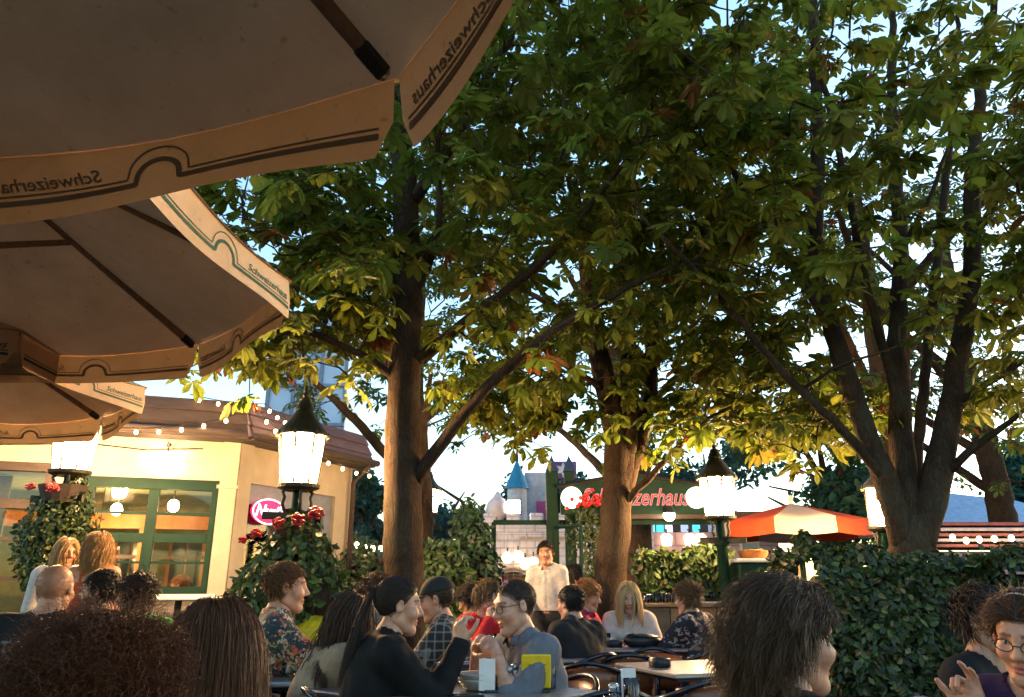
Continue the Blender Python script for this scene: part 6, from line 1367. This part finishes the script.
def long_h(n, L, r=.003, **k): return dict(dict(style='long', n=n, L=L, r=r, seg=14, vol=.018, lift=.06, grav=1.7, flow=(0, -.35, -.5), side=.5, noise=.07, clump=7, clumpw=.5, capn=.002), **k)
def short_h(n, L=.035, r=.0022, **k): return dict(dict(style='short', n=n, L=L, r=r, seg=6, vol=.008, lift=.22, grav=.4, flow=(0, .3, .15), side=.25, noise=.22, cap=.005), **k)
def table_seat(x, y, th): chair("bistro chair under a seated guest", x, y, th)
def seat_of(pr):
    q = pr['loc'] + pr['Rz'] @ np.array([0, -.02, 0]); return q
ppl = []
def guest(*a, chair_=True, **k):
    r = person(*a, **k); ppl.append(r)
    if chair_ and k.get('sit', True):
        q = r['loc']; chair("bistro chair carrying the " + a[0].split(',')[0][:0] + "guest: " + a[0][:0], q[0], q[1], a[4]) if False else SEATS.append((a[0], q[0], q[1], a[4]))
    return r
SEATS = []
# --- foreground
guest("person with a big curly auburn mop of hair, closest to us, seen from behind", 96, 708, 1.55, 4, 'f', armR='lap', armL='lap', hair=dict(style='curly', n=10000, L=.13, r=.00085, seg=16, vol=.045, lift=1.0, grav=.2, flow=(0, -.2, .1), side=.3, noise=.3, curl=.008, cfreq=110, cap=.03, capn=.008, clump=5, clumpw=.35, lvar=.5, var=.5), hcol=(.075, .024, .009), top=T_(C_BLACK), fine=True, eyes=True)
guest("person with long straight brown hair and a grey top, turned away to the left", 212, 652, 1.95, 40, 'f', lean=6, head=(8, 6, 0), hair=long_h(11000, .5, .0008, noise=.06, clump=14, clumpw=.3, curl=.004, cfreq=22, tip=(.22, .095, .036), lvar=.2, var=.22), hcol=(.08, .033, .015), top=T_(C_GREYK), fine=True, skin=FAIR)
guest("person with tousled brown layered hair and a black top, profile turned right", 790, 640, 1.95, -70, 'f', lean=8, head=(-6, 4, 0), hair=dict(style='shag', n=11000, L=.15, r=.0008, seg=12, vol=.03, lift=.45, grav=.55, flow=(0, -.7, -.05), side=.4, noise=.2, clump=16, clumpw=.75, curl=.005, cfreq=34, cap=.016, capn=.004, lvar=.45, lfun=lambda P: np.where(P[:, 1] > .015, .42, np.where(P[:, 2] < -.02, 1.05, 1.0)), tip=(.09, .05, .024)), hcol=(.032, .017, .0095), top=T_(C_BLACK), fine=True, skin=FAIR, lips=(.4, .14, .12))
HAND = ((.12, .35, -.9), (.05, .55, .9), (-.12, .05, 1), (-.25, .9, 0), (.22, .3, 1.0, 1.1))
guest("person in glasses and dark violet blouse raising a hand in front of the hedge", 1026, 638, 2.35, 128, 'f', lean=10, head=(4, 14, -6), armR=((-.03, .12, -1), (.06, .22, .98), (.1, -.05, 1), (.15, 1, -.1), (1.15, 1.2, .32, .3)), armL='table', hair=short_h(5200, .075, .0009, lift=.3, grav=.35, flow=(0, -.5, .1), vol=.016), hcol=(.075, .032, .016), top=T_(C_DPURP), glasses=M_BROWF, fine=True, skin=(.52, .26, .165), hand_res=.004)
guest("person in black with dark hair, half hidden behind the woman raising her hand", 987, 621, 3.0, -150, 'f', hair=short_h(900, .07, .002, lift=.3, grav=.4, vol=.015), hcol=(.02, .012, .009), top=T_(C_BLACK))
# --- left group
guest("bald heavy man in a black printed tee, seen from behind", 55, 590, 4.3, 4, 'm', lean=4, build=1.12, sleeve=.42, hair=dict(style='buzz', hairline=.02, n=500, L=.006, r=.0012, seg=2, vol=.001, cap=.0015, lift=1, capn=0), hcol=(.2, .1, .06), top=T_(C_BLACK), skin=(.46, .23, .145))
guest("person with long blonde hair and an open white cardigan, standing by the ivy", 66, 553, 6.3, -128, 'f', sit=False, head=(0, 4, 0), armR='hang', armL='hang', hair=long_h(1100, .34, .003), hcol=BL, top=T_(C_WHITE, .02), top2=C_SMALLFL, top_open=True, skin=FAIR, trousers=M_TROUS)
guest("person in a burnt orange strappy top with wavy blonde hair, standing with her back turned", 98, 549, 6.1, 22, 'f', sit=False, armR='hang', armL='hang', sleeve=0, bare=True, hair=long_h(1500, .25, .0022, curl=.009, cfreq=55, noise=.14, vol=.03, lift=.3), hcol=(.36, .2, .08), top=T_(C_ORANGE, .011, .002), skin=(.5, .25, .15))
guest("bearded man in glasses with dark hair, profile facing left", 100, 591, 5.3, 100, 'm', lean=8, hair=short_h(1000, .05, .0024), hcol=DK, beard=.8, glasses=M_BROWF, top=T_(C_BLACK), skin=FAIR)
guest("person with dark brown hair and a green collar over a pale shirt, turned away", 136, 596, 4.9, 62, 'm', lean=10, head=(0, 8, 0), hair=short_h(1100, .07, .0024, grav=.3, vol=.014), hcol=(.026, .014, .009), top=T_(C_GREEN), skin=FAIR)
guest("person with reddish hair seated inside the restaurant, seen through the green window", 181, 580, 10.4, 95, 'm', head=(0, 10, 0), hair=short_h(350, .05, .004), hcol=AU, top=T_(C_TAN), res=.014, skin=(.55, .28, .16))
# --- centre left
guest("man in a tropical printed short sleeved shirt, reaching out his right hand", 286, 588, 4.5, -72, 'm', lean=6, head=(0, 2, 0), armL=((-.15, .45, -.9), (.05, 1, -.02), (.1, 1, 0), (0, -.2, -1), .4), armR=((.1, .75, -.66), (.02, 1, .12), (.05, 1, .12), (-.3, .05, 1), .25), sleeve=.46, hair=short_h(1500, .04, .0018, flow=(0, .5, .3), lift=.6), hcol=(.14, .062, .025), top=T_(C_HAWAII, .016), skin=(.54, .27, .17), fine=True)
guest("person in a bright yellow jacket with dark hair, bent away behind the tropical shirt", 317, 603, 6.3, -38, 'f', lean=14, head=(0, 14, 0), hair=long_h(700, .17, .003), hcol=BR, top=T_(C_YELLOW, .02, .0042))
guest("person with very long dark hair and beige blouse leaning forward", 352, 620, 4.1, -62, 'f', lean=24, head=(-5, 18, 0), hair=long_h(2600, .52, .0021, curl=.006, cfreq=30, noise=.08), hcol=(.05, .024, .013), top=T_(C_OLIVE), armR='table', armL='table', skin=FAIR)
guest("person in a black jacket with a long dark ponytail, one hand raised near her mouth", 398, 606, 3.75, -68, 'f', lean=14, head=(-4, 6, 0), armR=((.1, .75, -.72), (-.05, .45, .9), (0, -.1, 1), (-.4, .7, 0), .7), armL='table', hair=dict(style='tail', n=3600, L=.36, r=.0012, seg=14, vol=.006, lift=.1, grav=.8, flow=(0, -1, .2), side=0, noise=.03, tie=(0, -.125, .055), tail=(0, -.22, -1), cap=.006, capn=.001), hcol=(.022, .012, .009), top=T_(C_BLACKJ, .016, .006), skin=FAIR, fine=True)
cp_ = guest("man in a dark cap and plaid shirt, head bowed to the left", 437, 600, 5.0, 88, 'm', lean=16, head=(0, 12, 0), armR='table', armL='table', hair=short_h(500, .02, .0024), hcol=BR, top=T_(C_PLAID, .018, .004), skin=(.5, .25, .16), build=1.05)
def cap_hat(pr, m):
    g = Grid((-.11, -.14, .0), (.11, .2, .16), .006); g.op(ell(CR_C + [0, 0, .004], CR_R + .013)); g.cut(lambda x, y, z: .042 + .12 * np.abs(y) * (y < 0) * .2 - z); v, q = g.mesh(); o = mesh_np("cap", v @ pr['HM'].T + pr['Hc'], [q], m, pr['root'], True)
    g = Grid((-.09, .04, .0), (.09, .19, .09), .005); g.op(ell((0, .1, .045), (.072, .085, .007))); v, q = g.mesh(); v[:, 2] -= (v[:, 0] ** 2) * 3; mesh_np("brim", v @ pr['HM'].T + pr['Hc'], [q], m, o, True)
cap_hat(cp_, cloth("dark cap cotton", (.022, .024, .022)))
guest("dark haired person glimpsed behind the long haired one, left of the trunk", 363, 598, 7.0, -120, 'f', head=(0, 4, 0), hair=short_h(500, .06, .003, grav=.3, vol=.012), hcol=DK, top=T_(C_BLACK), res=.012, skin=FAIR)
guest("person with brown hair peeking out directly beside the left trunk", 379, 590, 6.2, -70, 'm', hair=short_h(500, .05, .003), hcol=BR, top=T_(C_TAN), res=.012, skin=(.5, .24, .15))
guest("person with a dark bun and taupe jacket bending forward behind the plaid shirt", 470, 600, 7.0, 60, 'f', lean=26, head=(0, 24, 0), hair=short_h(600, .08, .003, grav=.3, vol=.014), hcol=DK, top=T_(C_TAN), res=.012)
# --- centre
guest("person in a red fleece and glasses with short hair, hands held under the chin", 487, 599, 6.0, -148, 'f', lean=16, head=(0, 16, 0), armR='chin', armL='chin', hair=short_h(900, .075, .0028, grav=.35, vol=.014, flow=(0, .3, -.2)), hcol=(.1, .055, .022), glasses=M_BROWF, top=T_(C_RED, .018, .004), skin=(.5, .27, .18))
guest("person in a purple shirt standing far behind by the castle wall", 500, 580, 15.2, 20, 'm', sit=False, armR='hang', armL='hang', hair=short_h(200, .03, .005), hcol=DK, top=T_(C_PURP), res=.014, hand_res=.009, scale=.92, chair_=False)
CL = ((.1, .62, -.72), (-.62, .42, .72), (-.75, .4, .5), (-.55, -.3, -.75), .85)
man = guest("man in glasses and a grey blue shirt with clasped hands, elbows on the near table", 515, 607, 3.95, 118, 'm', lean=16, head=(0, 10, 4), armR=((.06, .6, -.8), (-.42, .2, .9), (-.7, .3, .5), (-.6, -.55, -.3), .85), armL=((-.06, .6, -.8), (.42, .2, .9), (.7, .3, .5), (.6, -.55, -.3), .85), sleeve=.62, hair=short_h(2200, .012, .0012, lift=.5, cap=.002, vol=.002, hairline=.014, capn=.001), hcol=(.05, .03, .02), glasses=mat("black glasses rim", (.01, .01, .01), .3), top=T_(C_GREY, .015, .005), skin=(.52, .28, .19), fine=True, build=1.03, hand_res=.0042)
guest("waiter in a white shirt and black trousers standing and looking towards us", 546, 553, 8.1, 160, 'm', sit=False, head=(8, 3, 0), armR=((.18, .05, -1), (-.1, .75, -.25), (-.3, .9, -.3), (0, .1, -1), .5), armL='hang', hair=short_h(900, .045, .0032, flow=(0, .5, .3)), hcol=DK, top=T_(C_WHITE, .014, .004), trousers=M_BLACKTR, skin=(.46, .235, .15), chair_=False, build=.92, tuck=True)
guest("person with a dark bob and white top just behind the waiter, looking down", 573, 576, 8.7, 88, 'f', sit=False, lean=14, head=(0, 14, 0), scale=.86, armR='hang', armL='hang', hair=long_h(800, .2, .0035, noise=.05), hcol=DK, top=T_(C_WHITE), trousers=M_BLACKTR, chair_=False)
guest("man with cropped dark hair and a charcoal hoodie, seen from behind", 571, 604, 5.7, 38, 'm', lean=8, head=(5, 6, 0), hair=short_h(1300, .016, .002, lift=.7, cap=.005), hcol=DK, top=T_(C_HOOD, .022, .007), skin=FAIR)
guest("person in a crimson pink jacket with short strawberry blonde hair, left of the middle trunk", 588, 596, 7.0, -112, 'f', lean=10, head=(0, 14, 0), hair=short_h(800, .075, .003, grav=.35, vol=.014), hcol=(.28, .12, .04), top=T_(C_MAG, .018, .005), armR='table', armL='table', skin=(.52, .28, .18))
guest("person with long blonde hair and a cream jacket, looking down at her hands", 629, 598, 7.0, 176, 'f', lean=14, head=(0, 12, 4), armR=((.25, .45, -.85), (-.6, .75, .15), (-.7, .6, 0), (0, 0, -1), .8), armL=((-.25, .45, -.85), (.6, .75, .25), (.8, .4, 0), (0, 0, -1), .8), hair=long_h(1200, .33, .0032), hcol=(.5, .33, .15), top=T_(C_CREAMJ, .02, .0042), skin=(.55, .3, .2))
guest("person in a black flowered blouse with short light brown hair, turned away", 688, 599, 6.5, 42, 'f', lean=10, head=(5, 6, 0), armR='table', armL='table', hair=short_h(1000, .06, .0028, grav=.15, lift=.5), hcol=(.15, .075, .03), top=T_(C_FLORAL, .02, .0042), skin=FAIR)
guest("person with brown hair and a blue grey shirt, seen from behind by the crates", 735, 618, 5.5, -8, 'f', hair=short_h(800, .06, .0026, grav=.3), hcol=(.075, .03, .016), top=T_(C_BLUEG), scale=.86)
# printed words on the bald man's tee, wrapped on his back
b_ = ppl[5]; V, f = text_mesh("TOURS", .085, bold=.002); me_ = [c_ for c_ in b_['root'].children if c_.name.startswith("top")][0].data
TV = np.array([v.co[:] for v in me_.vertices]); TV = TV[TV[:, 1] < 0]; zc_ = b_['N0'][2] - .115; Pq = []
for x, y, _ in V:
    d_ = (TV[:, 0] - x) ** 2 + (TV[:, 2] - zc_ - y) ** 2; k_ = np.argsort(d_)[:5]; Pq.append((x, TV[k_, 1].min() - .004, zc_ + y))
MB().raw(Pq, f).build("shirt_lettering", cloth("faded grey print", (.12, .12, .125)), b_['root'])
for k_, m_ in ((1, None),):
    pass
def who(word): return next(r for r in ppl if word in r['root']['label'])
for w_, m_ in (("grey blue shirt with clasped", C_GREY), ("waiter", C_WHITE), ("plaid shirt, head", C_PLAID), ("tropical printed", C_HAWAII), ("green collar", C_GREEN), ("cream jacket", C_CREAMJ), ("crimson pink", C_MAG), ("red fleece", C_RED)): collar(who(w_), m_)
wt_ = who("waiter"); q_ = wt_['P0'] + np.array([0, 0, .065]); MB().lathe([(1, -.018), (1.02, -.018), (1.02, .018), (1, .018)], n=28, M=np.diag([.158, .122, 1])).build("belt", M_BLACKP, wt_['root'], True).location = q_
pk = wt_['chest']; TV = np.array([v.co[:] for v in [c_ for c_ in wt_['root'].children if c_.name.startswith("top")][0].data.vertices]); TV = TV[TV[:, 1] > 0]
def front(x, z): k_ = np.argsort((TV[:, 0] - x) ** 2 + (TV[:, 2] - z) ** 2)[:4]; return TV[k_, 1].max() + .004
Pk = [(x, front(x, z), z) for z in (pk[2] + .0, pk[2] + .1) for x in (.045, .12)]; MB().raw(Pk, [(0, 1, 3, 2)]).build("shirt_pocket", cloth("white pocket cotton", (.42, .4, .39)), wt_['root'])
lg_ = MB()
for i_ in range(5): x_ = .058 + i_ * .011; lg_.box((x_, front(x_, pk[2] + .075) + .002, pk[2] + .075), (.007, .002, .012))
lg_.build("pocket_embroidery", C_GREEN, wt_['root']); pl_ = MB()
zs_ = np.linspace(q_[2] + .03, wt_['N0'][2] - .05, 14); V_ = [(x_, front(x_, z_), z_) for z_ in zs_ for x_ in (-.012, .012)]; pl_.raw(V_, [(2 * i_, 2 * i_ + 1, 2 * i_ + 3, 2 * i_ + 2) for i_ in range(13)]); pl_.build("shirt_placket", bpy.data.materials["white pocket cotton"], wt_['root'])
# wrist watch on the reaching arm
w_ = who("tropical printed"); sd, sh, el, wr_, *_r = [a for a in w_['arms'] if a[0] == 1][0]; dd = unit(wr_ - el); Mw = frame(dd, (0, 0, 1))
MB().lathe([(.031, -.009), (.034, -.009), (.034, .009), (.031, .009)], n=18, M=np.stack([Mw[:, 0], Mw[:, 2], Mw[:, 1]], 1)).build("wrist_watch", M_BLACKP, w_['root'], True).location = wr_ - dd * .02
hair_band(who("dark violet blouse"), mat("pale plastic band", (.5, .36, .28), .35))
for lab, x, y, th in SEATS:
    chair("chair occupied by the " + " ".join(lab.split(',')[0].split()[:11]), x, y, th)
